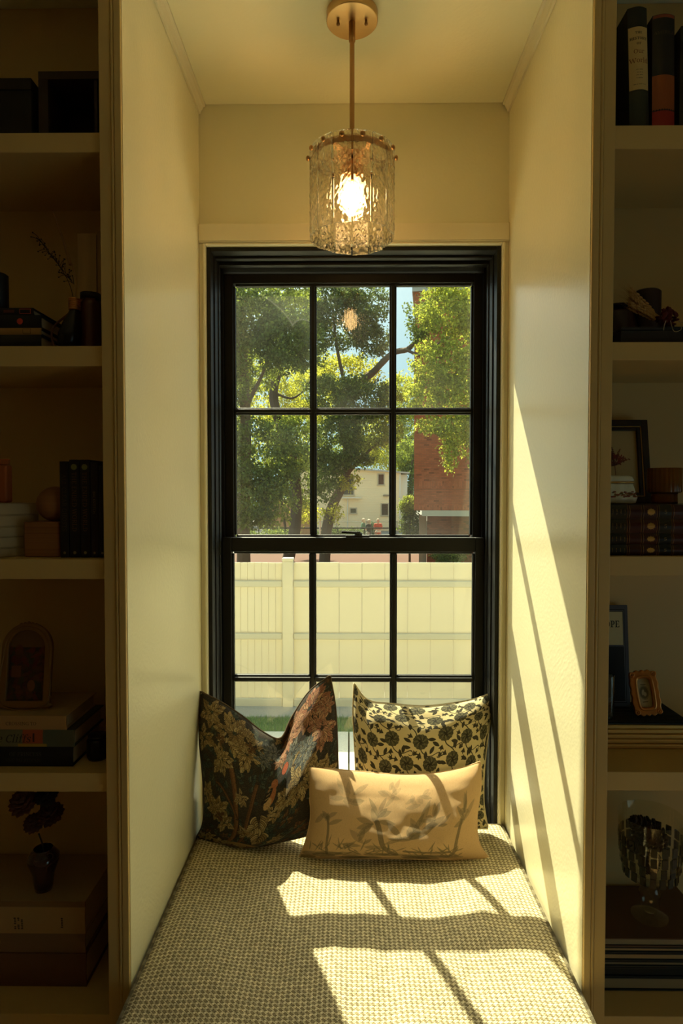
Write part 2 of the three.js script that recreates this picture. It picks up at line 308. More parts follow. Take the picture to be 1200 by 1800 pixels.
// ---------------------------------------------------------------- pillows
function weave(seed) { return grainTexture(256, [30, 30], (u, v) => 0.5 + 0.2 * Math.sin(u * 40 * Math.PI) * Math.sin(v * 40 * Math.PI) + 0.3 * tiled(u, v, 20, seed)); }
function makePillow(t, edges, o) {   // edges: top, right, bottom, left as lists of points, the corners shared
  const [T, R, B, L] = edges.map((pts) => new THREE.CatmullRomCurve3(pts, false, 'centripetal'));
  const n = 56, base = t.position, P = [], C = [T.getPoint(0), T.getPoint(1), B.getPoint(0), B.getPoint(1)];
  const coons = (u, v) => T.getPoint(u).multiplyScalar(1 - v).addScaledVector(B.getPoint(u), v).addScaledVector(L.getPoint(v), 1 - u).addScaledVector(R.getPoint(v), u)
    .addScaledVector(C[0], -(1 - u) * (1 - v)).addScaledVector(C[1], -u * (1 - v)).addScaledVector(C[2], -(1 - u) * v).addScaledVector(C[3], -u * v);
  for (let j = 0; j <= n; j++) for (let i = 0; i <= n; i++) P.push(coons(i / n, j / n));
  const normal = V().crossVectors(C[1].clone().sub(C[2]), C[0].clone().sub(C[3])).normalize(); if (normal.z < 0) normal.negate();
  const build = (thick, sign) => {
    const pos = [], uv = [], idx = [];
    for (let j = 0; j <= n; j++) for (let i = 0; i <= n; i++) {
      const u = i / n, v = j / n, x = 2 * u - 1, y = 2 * v - 1, f = Math.pow(Math.max(0, (1 - x ** 4) * (1 - y ** 4)), 0.5) * (1 - 0.28 * x * x - 0.28 * y * y);
      const wr = f * (o.wrinkle ?? 0.004) * (noise.noise(u * 5 + o.seed, v * 5, sign) + 0.6 * noise.noise(u * 12, v * 9 + o.seed, sign * 3)) + (o.fold ? o.fold(u, v) * Math.min(1, f * 2) : 0) * (sign > 0 ? 1 : 0.3);
      const q = P[j * (n + 1) + i].clone().addScaledVector(normal, sign * thick * f + wr).sub(base);
      pos.push(q.x, q.y, q.z); uv.push(sign > 0 ? u : 1 - u, 1 - v);
    }
    for (let j = 0; j < n; j++) for (let i = 0; i < n; i++) { const a = j * (n + 1) + i, b = a + 1, c = a + n + 1, d = c + 1; sign > 0 ? idx.push(a, c, b, b, c, d) : idx.push(a, b, c, b, d, c); }
    const g = new THREE.BufferGeometry(); g.setAttribute('position', new THREE.Float32BufferAttribute(pos, 3)); g.setAttribute('uv', new THREE.Float32BufferAttribute(uv, 2)); g.setIndex(idx); g.computeVertexNormals();
    return g;
  };
  part('front_panel', build(o.front, 1), o.face, t);
  part('back_panel', build(o.back, -1), o.rear, t, o.rearLabel);
  const loop = []; for (const [c, rev] of [[T, 0], [R, 0], [B, 1], [L, 1]]) for (let i = 0; i < 24; i++) loop.push(c.getPoint(rev ? 1 - i / 24 : i / 24).sub(base));
  part('seam', tube(loop, o.seam ?? 0.0022, 260, 7, true), o.piping ?? o.rear, t);
}
const lobes = (c, x, y, r, ang, n, col, edge, rnd) => {   // a leaf of rounded lobes
  for (let i = 0; i < n; i++) {
    const k = i / (n - 1), s = i % 2 ? 1 : -1, d = r * (0.1 + 0.9 * k), px = x + Math.cos(ang) * d + Math.cos(ang + Math.PI / 2) * s * r * 0.34 * (1.1 - k), py = y + Math.sin(ang) * d + Math.sin(ang + Math.PI / 2) * s * r * 0.34 * (1.1 - k);
    c.save(); c.translate(px, py); c.rotate(ang + s * 0.75 * (1.05 - k)); c.fillStyle = edge; c.beginPath(); c.ellipse(0, 0, r * 0.36, r * 0.19, 0, 0, 7); c.fill(); c.fillStyle = col(rnd); c.beginPath(); c.ellipse(r * 0.02, 0, r * 0.31, r * 0.145, 0, 0, 7); c.fill();
    c.strokeStyle = edge; c.lineWidth = r * 0.02; c.beginPath(); c.moveTo(-r * 0.25, 0); c.lineTo(r * 0.25, 0); c.stroke(); c.restore();
  }
};
const tones = (list, j = 16) => (r) => { const p = list[Math.floor(r() * list.length)], v = (r() - 0.5) * j * 2; return `rgb(${p[0] + v},${p[1] + v},${p[2] + v})`; };
const tapestry = canvasTexture(1024, 1024, (c, S) => {
  const r = random(21), cream = tones([[206, 174, 112], [184, 152, 96], [216, 188, 128], [160, 128, 78]], 12), teal = tones([[78, 90, 76], [58, 72, 64], [98, 106, 84], [50, 58, 54]], 9), brown = tones([[124, 80, 44], [100, 62, 34], [146, 98, 56]], 9), pink = tones([[214, 150, 112], [192, 124, 92], [228, 176, 132]], 12), dark = 'rgba(34,27,20,0.55)';
  c.fillStyle = '#3a3023'; c.fillRect(0, 0, S, S);
  for (let i = 0; i < 240; i++) lobes(c, r() * S, r() * S, 26 + r() * 34, r() * 7, 8, teal, 'rgba(24,20,16,0.6)', r);
  for (let i = 0; i < 40; i++) lobes(c, r() * S, 600 + r() * 420, 20 + r() * 24, r() * 7, 7, brown, dark, r);
  const cluster = (x, y, rad, n, col) => { for (let i = 0; i < n * 2; i++) { const a = i / n * Math.PI * 2 + r(), d = rad * (i < n ? 0.55 : 0.12); lobes(c, x + Math.cos(a) * d, y + Math.sin(a) * d, rad * (0.42 + r() * 0.22), a, 8, col, dark, r); } };
  c.lineCap = 'round';
  for (const [w, pts] of [[40, [300, 900, 320, 640, 300, 480, 250, 330]], [30, [380, 900, 372, 660, 390, 520, 440, 380]], [20, [310, 620, 270, 520, 200, 450, 150, 440]]]) for (let k = 0; k < 9; k++) { c.strokeStyle = k ? brown(r) : '#33200f'; c.lineWidth = k ? w * 0.15 : w; c.beginPath(); const o = k ? (k - 5) * w * 0.1 : 0; c.moveTo(pts[0] + o, pts[1]); c.bezierCurveTo(pts[2] + o, pts[3], pts[4] + o, pts[5], pts[6] + o, pts[7]); c.stroke(); }
  c.fillStyle = 'rgb(168,130,78)'; c.beginPath(); c.ellipse(430, 890, 110, 46, 0, 0, 7); c.fill();
  for (const [x, y, rad, n] of [[110, 90, 84, 6], [270, 150, 110, 8], [360, 240, 90, 7], [60, 260, 70, 5], [190, 330, 70, 6], [150, 600, 84, 7], [210, 680, 66, 6], [60, 520, 60, 5], [250, 950, 84, 7], [110, 890, 64, 5], [500, 960, 70, 6], [360, 960, 60, 5]]) cluster(x, y, rad, n, cream);
  for (let i = 0; i < 34; i++) cluster(r() * S, r() * S, 24 + r() * 26, 5, i % 3 ? cream : brown);
  lobes(c, 470, 560, 120, 1.35, 14, cream, dark, r); lobes(c, 500, 690, 110, 1.6, 12, cream, dark, r); lobes(c, 455, 640, 80, 2.2, 10, cream, dark, r);
  for (const [x, y, rad, n] of [[600, 530, 70, 6], [680, 500, 80, 7], [790, 480, 104, 10], [930, 570, 84, 8], [880, 500, 60, 6]]) cluster(x, y, rad, n, cream);
  for (const [x, y, rad, n] of [[860, 140, 120, 12], [760, 90, 70, 8], [700, 170, 76, 8], [930, 330, 86, 9], [960, 210, 60, 7], [620, 240, 60, 7]]) cluster(x, y, rad, n, pink);
  for (const [x, y, rad, n] of [[720, 300, 64, 6], [820, 370, 64, 6], [540, 150, 76, 7], [480, 220, 60, 6]]) cluster(x, y, rad, n, tones([[120, 126, 122], [146, 146, 132], [88, 96, 96]], 9));
  c.fillStyle = 'rgb(214,104,66)'; c.beginPath(); c.ellipse(660, 330, 30, 26, 0, 0, 7); c.fill();
  c.fillStyle = 'rgb(190,116,68)'; c.beginPath(); c.ellipse(545, 430, 34, 66, 0.5, 0, 7); c.fill(); c.beginPath(); c.arc(575, 366, 26, 0, 7); c.fill(); c.fillStyle = 'rgb(214,170,110)'; c.beginPath(); c.ellipse(528, 468, 22, 40, 0.6, 0, 7); c.fill();
  c.fillStyle = '#2a2018'; c.beginPath(); c.ellipse(520, 430, 16, 62, 0.7, 0, 7); c.fill(); c.strokeStyle = '#d8b878'; c.lineWidth = 3; for (let i = 0; i < 5; i++) { c.beginPath(); c.moveTo(500 + i * 9, 470 - i * 22); c.lineTo(532 + i * 4, 452 - i * 20); c.stroke(); }
  for (let y = 0; y < S; y += 3) { c.fillStyle = `rgba(0,0,0,${0.04 + 0.12 * r()})`; c.fillRect(0, y, S, 1.4); }
  for (let i = 0; i < 42000; i++) { c.fillStyle = r() < 0.5 ? 'rgba(0,0,0,0.2)' : 'rgba(225,195,140,0.16)'; c.fillRect(r() * S, r() * S, 3 + r() * 6, 1.6); }
});
const floral = canvasTexture(1024, 1024, (c, S) => {
  const r = random(33); c.fillStyle = 'rgb(224,206,156)'; c.fillRect(0, 0, S, S);
  const ink = 'rgb(62,56,38)', leaf = (x, y, a, l) => { c.save(); c.translate(x, y); c.rotate(a); c.fillStyle = ink; c.beginPath(); c.moveTo(0, 0); c.quadraticCurveTo(l * 0.5, -l * 0.42, l, 0); c.quadraticCurveTo(l * 0.5, l * 0.42, 0, 0); c.fill(); c.restore(); };
  const tulip = (x, y, a, l) => { c.save(); c.translate(x, y); c.rotate(a); c.fillStyle = ink; c.beginPath(); c.moveTo(-l * 0.3, 0); c.lineTo(l * 0.3, -l * 0.42); c.lineTo(l * 0.28, -l * 0.12); c.lineTo(l * 0.6, 0); c.lineTo(l * 0.28, l * 0.12); c.lineTo(l * 0.3, l * 0.42); c.closePath(); c.fill(); c.restore(); };
  const heads = [];
  for (let row = 0; row < 8; row++) for (let col = 0; col < 7; col++) heads.push([(col + (row % 2 ? 0.5 : 0)) * 156 + 10 + (r() - 0.5) * 36, row * 142 + 40 + (r() - 0.5) * 40 + (col % 2) * 26]);
  c.strokeStyle = ink; c.lineCap = 'round';
  for (const [x, y] of heads) {
    c.lineWidth = 6; c.beginPath(); c.moveTo(x, y + 40); c.bezierCurveTo(x + 10, y + 90, x + 70, y + 70, x + 84, y + 150); c.stroke();
    c.lineWidth = 4.5; c.beginPath(); c.moveTo(x + 40, y + 84); c.bezierCurveTo(x + 80, y + 90, x + 96, y + 60, x + 120, y + 66); c.stroke(); c.beginPath(); c.arc(x + 112, y + 80, 14, -1.6, 2.4); c.stroke();
    for (let i = 0; i < 7; i++) { const a = 0.6 + i * 0.9 + r() * 0.5, d = 62 + r() * 22; i % 2 ? tulip(x + Math.cos(a) * d, y + Math.sin(a) * d, a, 44) : leaf(x + Math.cos(a) * d * 0.9, y + Math.sin(a) * d * 0.9, a + 0.6, 52); }
  }
  for (const [x, y] of heads) {
    const R = 42 + r() * 5; c.fillStyle = 'rgb(84,80,56)'; c.beginPath(); for (let i = 0; i <= 40; i++) { const a = i / 40 * 6.2832, q = R * (1 + 0.05 * Math.sin(a * 13)); c.lineTo(x + Math.cos(a) * q, y + Math.sin(a) * q); } c.fill();
    for (let k = 0; k < 3; k++) for (let i = 0; i < 14; i++) { const a = i / 14 * 6.2832 + k * 0.2, q = R * (0.92 - k * 0.27); c.strokeStyle = i % 2 ? 'rgba(150,140,100,0.75)' : 'rgba(40,36,24,0.8)'; c.lineWidth = 2.6; c.beginPath(); c.moveTo(x + Math.cos(a) * q * 0.55, y + Math.sin(a) * q * 0.55); c.lineTo(x + Math.cos(a) * q, y + Math.sin(a) * q); c.stroke(); }
    c.fillStyle = 'rgb(44,40,26)'; for (let i = 0; i < 4; i++) { const a = i * 1.57 + r(); c.beginPath(); c.ellipse(x + Math.cos(a) * 9, y + Math.sin(a) * 9, 10, 4.5, a, 0, 7); c.fill(); }
  }
});
const peach = canvasTexture(1024, 512, (c, w, h) => {
  const r = random(9); c.fillStyle = 'rgb(222,182,130)'; c.fillRect(0, 0, w, h);
  const stroke = (x, y, a, l, wd, al) => { c.save(); c.translate(x, y); c.rotate(a); c.fillStyle = `rgba(122,106,74,${al})`; c.beginPath(); c.moveTo(0, 0); c.quadraticCurveTo(l * 0.5, -wd, l, 0); c.quadraticCurveTo(l * 0.5, wd, 0, 0); c.fill(); c.restore(); };
  const stem = (pts, wd) => { c.strokeStyle = 'rgba(118,100,70,0.7)'; c.lineWidth = wd; c.lineCap = 'round'; c.beginPath(); c.moveTo(pts[0], pts[1]); c.bezierCurveTo(...pts.slice(2)); c.stroke(); };
  stem([520, 460, 430, 420, 440, 330, 400, 260], 26); stem([800, 460, 850, 420, 850, 320, 870, 250], 20); stem([560, 430, 640, 440, 740, 440, 800, 430], 18); stem([160, 470, 130, 400, 150, 330, 120, 260], 16);
  for (const [x, y, n, l] of [[400, 250, 9, 90], [870, 240, 9, 85], [330, 380, 6, 90], [640, 300, 7, 110], [560, 330, 6, 110], [120, 270, 7, 80], [700, 250, 7, 80], [470, 130, 8, 80], [250, 160, 8, 85], [600, 150, 8, 70]]) for (let i = 0; i < n; i++) stroke(x + (r() - 0.5) * 60, y + (r() - 0.5) * 50, -1.57 + (i / n - 0.5) * 4.2 + (r() - 0.5) * 0.7, l * (0.55 + r() * 0.75), l * (0.2 + r() * 0.2), (y < 200 ? 0.16 : 0.34) + r() * 0.14);
  for (let i = 0; i < 60; i++) stroke(40 + r() * 820, 420 + r() * 60, -0.3 - r() * 2.4, 40 + r() * 60, 9, 0.6);
  for (let i = 0; i < 26; i++) { c.fillStyle = `rgba(104,90,62,${0.25 + r() * 0.3})`; c.beginPath(); c.ellipse(30 + r() * 800, 462 + r() * 40, 50 + r() * 40, 14, 0, 0, 7); c.fill(); }
  for (let i = 0; i < 9000; i++) { c.fillStyle = r() < 0.5 ? 'rgba(245,220,170,0.2)' : 'rgba(90,70,40,0.12)'; c.fillRect(r() * w, r() * h, 1.5, 5); }
});
{
  const A = at;
  const t = thing('throw_pillow', 'dark tapestry pillow with leaves, a bird and a chopped top, against the left wall', 'pillow', V(-0.2, SEAT, 0.08));
  const tl = A(352, 1216, 0.03), tr = A(580, 1188, -0.045), br = A(566, 1462, 0.14), bl = A(343, 1476, 0.085);
  makePillow(t, [[tl, A(385, 1232, 0.055), A(425, 1258, 0.06), A(463, 1287, 0.055), A(492, 1298, 0.04), A(512, 1262, 0.0), A(545, 1214, -0.04), tr], [tr, A(589, 1240, -0.02), A(593, 1330, 0.062), A(592, 1410, 0.105), br], [bl, A(385, 1482, 0.125), A(430, 1490, 0.145), A(500, 1478, 0.16), br], [tl, A(350, 1290, 0.055), A(358, 1390, 0.065), A(356, 1450, 0.07), bl]],
    { front: 0.062, back: 0.04, seed: 3, wrinkle: 0.010, seam: 0.0026, piping: mat(rgb(0.10, 0.065, 0.035), 0.95), face: mat(rgb(1, 1, 1), 0.95, { map: tapestry, bumpMap: weave(2), bumpScale: 0.0012, sheen: 0.3 }), rear: mat(rgb(0.66, 0.50, 0.27), 0.95, { bumpMap: weave(4), bumpScale: 0.0008, transmission: 0.2, thickness: 0 }), rearLabel: 'cream cloth back',
      fold: (u, v) => -0.042 * Math.exp(-(((u - 0.63) / 0.13) ** 2) - ((v / 0.32) ** 2)) + 0.012 * Math.exp(-(((u - 0.75) / 0.10) ** 2) - (((v - 0.42) / 0.12) ** 2)) });
}
{
  const A = at;
  const t = thing('throw_pillow', 'cream pillow printed with dark round flowers and vines, against the window', 'pillow', V(0.2, SEAT, 0.02));
  const tl = A(622, 1201, -0.072), tr = A(866, 1216, -0.066), br = A(857, 1456, 0.07), bl = A(628, 1458, 0.075);
  makePillow(t, [[tl, A(646, 1230, -0.07), A(690, 1237, -0.07), A(745, 1241, -0.07), A(800, 1235, -0.07), A(840, 1227, -0.068), tr], [tr, A(862, 1260, -0.045), A(852, 1340, 0.0), A(850, 1410, 0.04), br], [bl, A(690, 1458, 0.085), A(745, 1457, 0.09), A(800, 1457, 0.085), br], [tl, A(620, 1250, -0.045), A(624, 1330, 0.0), A(626, 1400, 0.04), bl]],
    { front: 0.058, back: 0.036, seed: 11, wrinkle: 0.006, face: mat(rgb(0.95, 0.95, 0.95), 0.92, { map: floral, bumpMap: weave(6), bumpScale: 0.0006 }), rear: mat(rgb(0.68, 0.58, 0.36), 0.92),
      fold: (u, v) => -0.02 * Math.exp(-(((u - 0.13) / 0.06) ** 2) - (((v - 0.08) / 0.12) ** 2)) });
}
{
  const A = at;
  const t = thing('lumbar_pillow', 'oblong peach lumbar pillow with faded leaf print, frontmost on the cushion', 'pillow', V(0.12, SEAT, 0.17));
  const tl = A(538, 1345, 0.115), tr = A(844, 1339, 0.07), br = A(861, 1511, 0.185), bl = A(526, 1507, 0.19);
  makePillow(t, [[tl, A(580, 1351, 0.10), A(640, 1357, 0.078), A(700, 1361, 0.078), A(760, 1359, 0.077), A(810, 1350, 0.073), tr], [tr, A(845, 1380, 0.095), A(838, 1440, 0.14), A(842, 1482, 0.17), br], [bl, A(600, 1509, 0.2), A(690, 1509, 0.205), A(780, 1511, 0.2), br], [tl, A(541, 1385, 0.132), A(546, 1430, 0.158), A(538, 1475, 0.18), bl]],
    { front: 0.064, back: 0.034, seed: 19, wrinkle: 0.004, seam: 0.002, face: mat(rgb(0.93, 0.93, 0.93), 0.92, { map: peach, bumpMap: weave(9), bumpScale: 0.0009, sheen: 0.4, sheenRoughness: 0.5 }), rear: mat(rgb(0.60, 0.40, 0.21), 0.92) });
}

// ---------------------------------------------------------------- books
function spineTexture(w, h, draw, s = 1) { const W = Math.round(96 * s), H = Math.min(1024, Math.round(W * h / w)); return canvasTexture(W, H, (c) => draw(c, W, H, random(W + H))); }
function makeBook(name, label, o) {   // spine looks to +z, the book stands on y = 0; o.flat lays it down with the spine still forward
  const t = thing(name, label, 'book', o.pos, o.group), { w, h, d } = o, b = 0.0025, round = o.round ?? 0.006;
  const cover = o.cover.isMaterial ? o.cover : mat(o.cover, o.gloss ?? 0.5);
  part('cover', [slab(-w / 2, -w / 2 + b, 0, h, -d, -0.0005, 0.001), slab(w / 2 - b, w / 2, 0, h, -d, -0.0005, 0.001)], cover, t);
  part('pages', slab(-w / 2 + b, w / 2 - b, 0.004, h - 0.004, -d + 0.005, -0.002, 0.001), o.pages ?? M.paper, t);
  const n = 10, sh = []; for (let i = 0; i <= n; i++) { const k = i / n; sh.push([-w / 2 + w * k, round * Math.sin(Math.PI * k)]); }
  const shape = new THREE.Shape(); sh.forEach(([x, z], i) => (i ? shape.lineTo(x, -z) : shape.moveTo(x, -z))); for (let i = n; i >= 0; i--) shape.lineTo(sh[i][0] * 0.97, -sh[i][1] + 0.003);
  const g = new THREE.ExtrudeGeometry(shape, { depth: h, bevelEnabled: false }).rotateX(-Math.PI / 2), p = g.attributes.position, uv = g.attributes.uv;
  for (let i = 0; i < p.count; i++) uv.setXY(i, p.getX(i) / w + 0.5, p.getY(i) / h);
  part('spine', g, o.spine ? mat(rgb(1, 1, 1), o.gloss ?? 0.5, { map: spineTexture(w, h, o.spine, o.fine) }) : cover, t);
  for (const [y, r] of o.bands ?? []) part('raised_band', tube(sh.map(([x, z]) => V(x, y, z + 0.0003)), r, 12, 6), cover, t);
  if (o.flat) t.rotation.set(0, o.turn ?? 0, -Math.PI / 2, 'YXZ'); else t.rotation.set(o.back ?? 0, o.turn ?? 0, o.lean ?? 0, 'YXZ');
  return t;
}
function flatBook(name, label, o) {   // x: left end, y: underside
  return makeBook(name, label, { ...o, flat: true, h: o.len, w: o.thick, pos: V(o.x, o.y + o.thick / 2, o.z) });
}
const write = (c, text, x, y, size, color, turn = 0, font = 'serif', weight = '') => { c.save(); c.translate(x, y); c.rotate(turn); c.fillStyle = color; c.font = `${weight} ${size}px ${font}`; c.textAlign = 'center'; c.textBaseline = 'middle'; c.fillText(text, 0, 0); c.restore(); };
const scribble = (c, x, y, w, h, color, r, turn) => { c.fillStyle = color; for (let k = 0; k < w; k += h * 0.8) if (r() < 0.85) c.fillRect(turn ? x : x + k, turn ? y + k : y, turn ? h * 0.7 : h * 0.5, turn ? h * 0.5 : h * (0.6 + r() * 0.4)); };

const LL = level.left, LR = level.right;
// ---- right bookcase, upper shelf: three standing books
{
  const y = LR[0] + 0.0004, z = 0.545, w1 = at(1141, 200, z).x - at(1107, 200, z).x;
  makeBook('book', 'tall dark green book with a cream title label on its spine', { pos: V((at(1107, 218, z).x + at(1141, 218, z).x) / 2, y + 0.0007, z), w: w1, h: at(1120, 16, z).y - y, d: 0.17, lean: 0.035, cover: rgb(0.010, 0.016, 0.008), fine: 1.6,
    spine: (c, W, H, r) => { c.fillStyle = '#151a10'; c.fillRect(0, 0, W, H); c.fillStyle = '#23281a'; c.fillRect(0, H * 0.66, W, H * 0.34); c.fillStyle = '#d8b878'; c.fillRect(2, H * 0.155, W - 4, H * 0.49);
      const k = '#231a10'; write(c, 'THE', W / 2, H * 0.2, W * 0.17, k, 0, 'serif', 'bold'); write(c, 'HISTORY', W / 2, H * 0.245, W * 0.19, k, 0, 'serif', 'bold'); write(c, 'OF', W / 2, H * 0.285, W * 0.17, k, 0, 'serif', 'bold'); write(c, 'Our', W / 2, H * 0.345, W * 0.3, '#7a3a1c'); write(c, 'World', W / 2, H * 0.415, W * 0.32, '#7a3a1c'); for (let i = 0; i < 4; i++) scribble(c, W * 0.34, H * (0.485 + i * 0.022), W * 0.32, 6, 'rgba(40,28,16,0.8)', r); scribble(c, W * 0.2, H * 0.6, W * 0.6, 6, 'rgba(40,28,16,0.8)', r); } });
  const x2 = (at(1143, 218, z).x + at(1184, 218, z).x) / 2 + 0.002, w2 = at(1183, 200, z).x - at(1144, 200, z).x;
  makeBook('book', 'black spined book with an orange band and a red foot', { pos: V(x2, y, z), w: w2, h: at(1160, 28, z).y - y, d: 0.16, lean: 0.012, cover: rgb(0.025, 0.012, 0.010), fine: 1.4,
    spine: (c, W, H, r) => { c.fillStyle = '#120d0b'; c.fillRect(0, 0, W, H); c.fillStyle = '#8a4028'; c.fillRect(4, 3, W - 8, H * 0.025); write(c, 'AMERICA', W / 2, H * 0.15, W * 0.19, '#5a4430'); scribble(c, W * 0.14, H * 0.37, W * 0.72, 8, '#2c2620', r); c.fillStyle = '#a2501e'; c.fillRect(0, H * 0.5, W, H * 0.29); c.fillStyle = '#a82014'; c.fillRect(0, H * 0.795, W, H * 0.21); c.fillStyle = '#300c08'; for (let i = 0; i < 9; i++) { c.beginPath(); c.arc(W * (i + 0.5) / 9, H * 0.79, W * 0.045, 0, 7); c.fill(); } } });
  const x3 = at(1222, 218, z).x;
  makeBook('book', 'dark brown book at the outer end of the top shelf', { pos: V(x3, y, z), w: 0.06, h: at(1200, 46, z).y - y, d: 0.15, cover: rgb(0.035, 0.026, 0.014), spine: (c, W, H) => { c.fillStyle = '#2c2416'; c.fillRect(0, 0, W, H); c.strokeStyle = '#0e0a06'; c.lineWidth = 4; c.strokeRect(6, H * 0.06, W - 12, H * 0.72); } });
}
// ---- right bookcase, second shelf: wheat, ribbon, dark boxes
{
  const y = LR[1] + 0.0004;
  const z0 = 0.44, a = at(1113, 512, z0), b = at(1160, 512, z0);
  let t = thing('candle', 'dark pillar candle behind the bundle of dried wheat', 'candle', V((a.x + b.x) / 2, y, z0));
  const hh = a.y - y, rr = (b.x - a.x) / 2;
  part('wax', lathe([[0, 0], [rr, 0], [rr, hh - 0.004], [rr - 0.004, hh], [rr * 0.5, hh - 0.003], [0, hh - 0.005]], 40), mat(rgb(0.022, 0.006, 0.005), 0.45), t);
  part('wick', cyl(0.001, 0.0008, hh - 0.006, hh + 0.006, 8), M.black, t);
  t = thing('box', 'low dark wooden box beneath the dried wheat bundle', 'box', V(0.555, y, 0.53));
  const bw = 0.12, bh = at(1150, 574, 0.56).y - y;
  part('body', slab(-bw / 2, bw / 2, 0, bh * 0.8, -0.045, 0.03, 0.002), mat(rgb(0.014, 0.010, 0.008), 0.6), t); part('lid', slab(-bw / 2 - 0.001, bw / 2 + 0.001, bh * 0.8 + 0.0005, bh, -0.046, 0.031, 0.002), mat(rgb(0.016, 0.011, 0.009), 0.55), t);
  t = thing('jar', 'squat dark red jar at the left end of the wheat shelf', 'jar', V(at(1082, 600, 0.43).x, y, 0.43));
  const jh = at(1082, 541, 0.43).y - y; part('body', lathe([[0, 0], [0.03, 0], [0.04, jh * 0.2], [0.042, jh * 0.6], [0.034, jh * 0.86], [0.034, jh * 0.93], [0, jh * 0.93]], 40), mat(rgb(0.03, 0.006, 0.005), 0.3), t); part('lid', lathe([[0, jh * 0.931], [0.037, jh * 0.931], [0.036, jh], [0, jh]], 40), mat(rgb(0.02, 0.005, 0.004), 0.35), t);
  const tip = at(1149, 554, 0.545), fan = at(1092, 516, 0.535), knot = at(1172, 563, 0.55), r = random(4);
  t = thing('wheat_bundle', 'dried golden wheat ears tied at the stems with a dark red bow', 'dried flowers', V(knot.x, y + bh, knot.z));
  const straw = mat(rgb(0.52, 0.30, 0.10), 0.75), L = (p) => p.clone().sub(t.position);
  for (let i = 0; i < 9; i++) {
    const k = (i / 8 - 0.5), end = fan.clone().add(V(0, k * -0.038, (r() - 0.5) * 0.02)), start = tip.clone().add(V(0, k * -0.012, (r() - 0.5) * 0.008));
    const dir = end.clone().sub(start), grains = [tube([L(knot), L(start), L(end.clone().addScaledVector(dir, -0.25))], 0.0007, 10, 5)];
    for (let j = 0; j < 16; j++) { const q = start.clone().addScaledVector(dir, j / 16 * 0.8), side = (j % 2 ? 1 : -1) * 0.0022; grains.push(new THREE.SphereGeometry(0.0026, 7, 5).scale(1.7, 0.8, 0.8).rotateZ(Math.atan2(dir.y, dir.x) + side * 120).translate(...L(q.add(V(side * 0.5, side, (r() - 0.5) * 0.003))).toArray())); if (j > 5) grains.push(new THREE.ConeGeometry(0.00035, 0.03, 4).translate(0, 0.015, 0).rotateZ(Math.atan2(dir.y, dir.x) - Math.PI / 2 + (r() - 0.5) * 0.35).translate(...L(q).toArray())); }
    part('wheat_ear', grains, straw, t);
  }
  const petals = []; for (let i = 0; i < 40; i++) { const u = r() * 2 - 1, ph = r() * 6.28, s = Math.sqrt(1 - u * u); petals.push(new THREE.SphereGeometry(0.008, 8, 6).scale(1, 0.3, 0.6).rotateZ(ph).rotateY(r() * 6).translate(s * Math.cos(ph) * 0.016, u * 0.014 + 0.018, s * Math.sin(ph) * 0.014)); }
  part('red_bow', petals, mat(rgb(0.11, 0.010, 0.008), 0.8), t, 'dark red bow');
  part('string', [tube([V(-0.012, 0.008, 0.02), V(-0.018, -0.002, 0.026), V(-0.02, -0.012, 0.0275)], 0.0006, 14, 5), tube([V(-0.004, 0.008, 0.02), V(0.0, -0.014, 0.028), V(0.012, -0.010, 0.028), V(0.012, 0.008, 0.02)], 0.0006, 20, 5), tube([V(0.01, 0.006, 0.02), V(0.03, 0.0, 0.026), V(0.05, 0.002, 0.01)], 0.0006, 14, 5)], mat(rgb(0.45, 0.36, 0.22), 0.8), t);
}
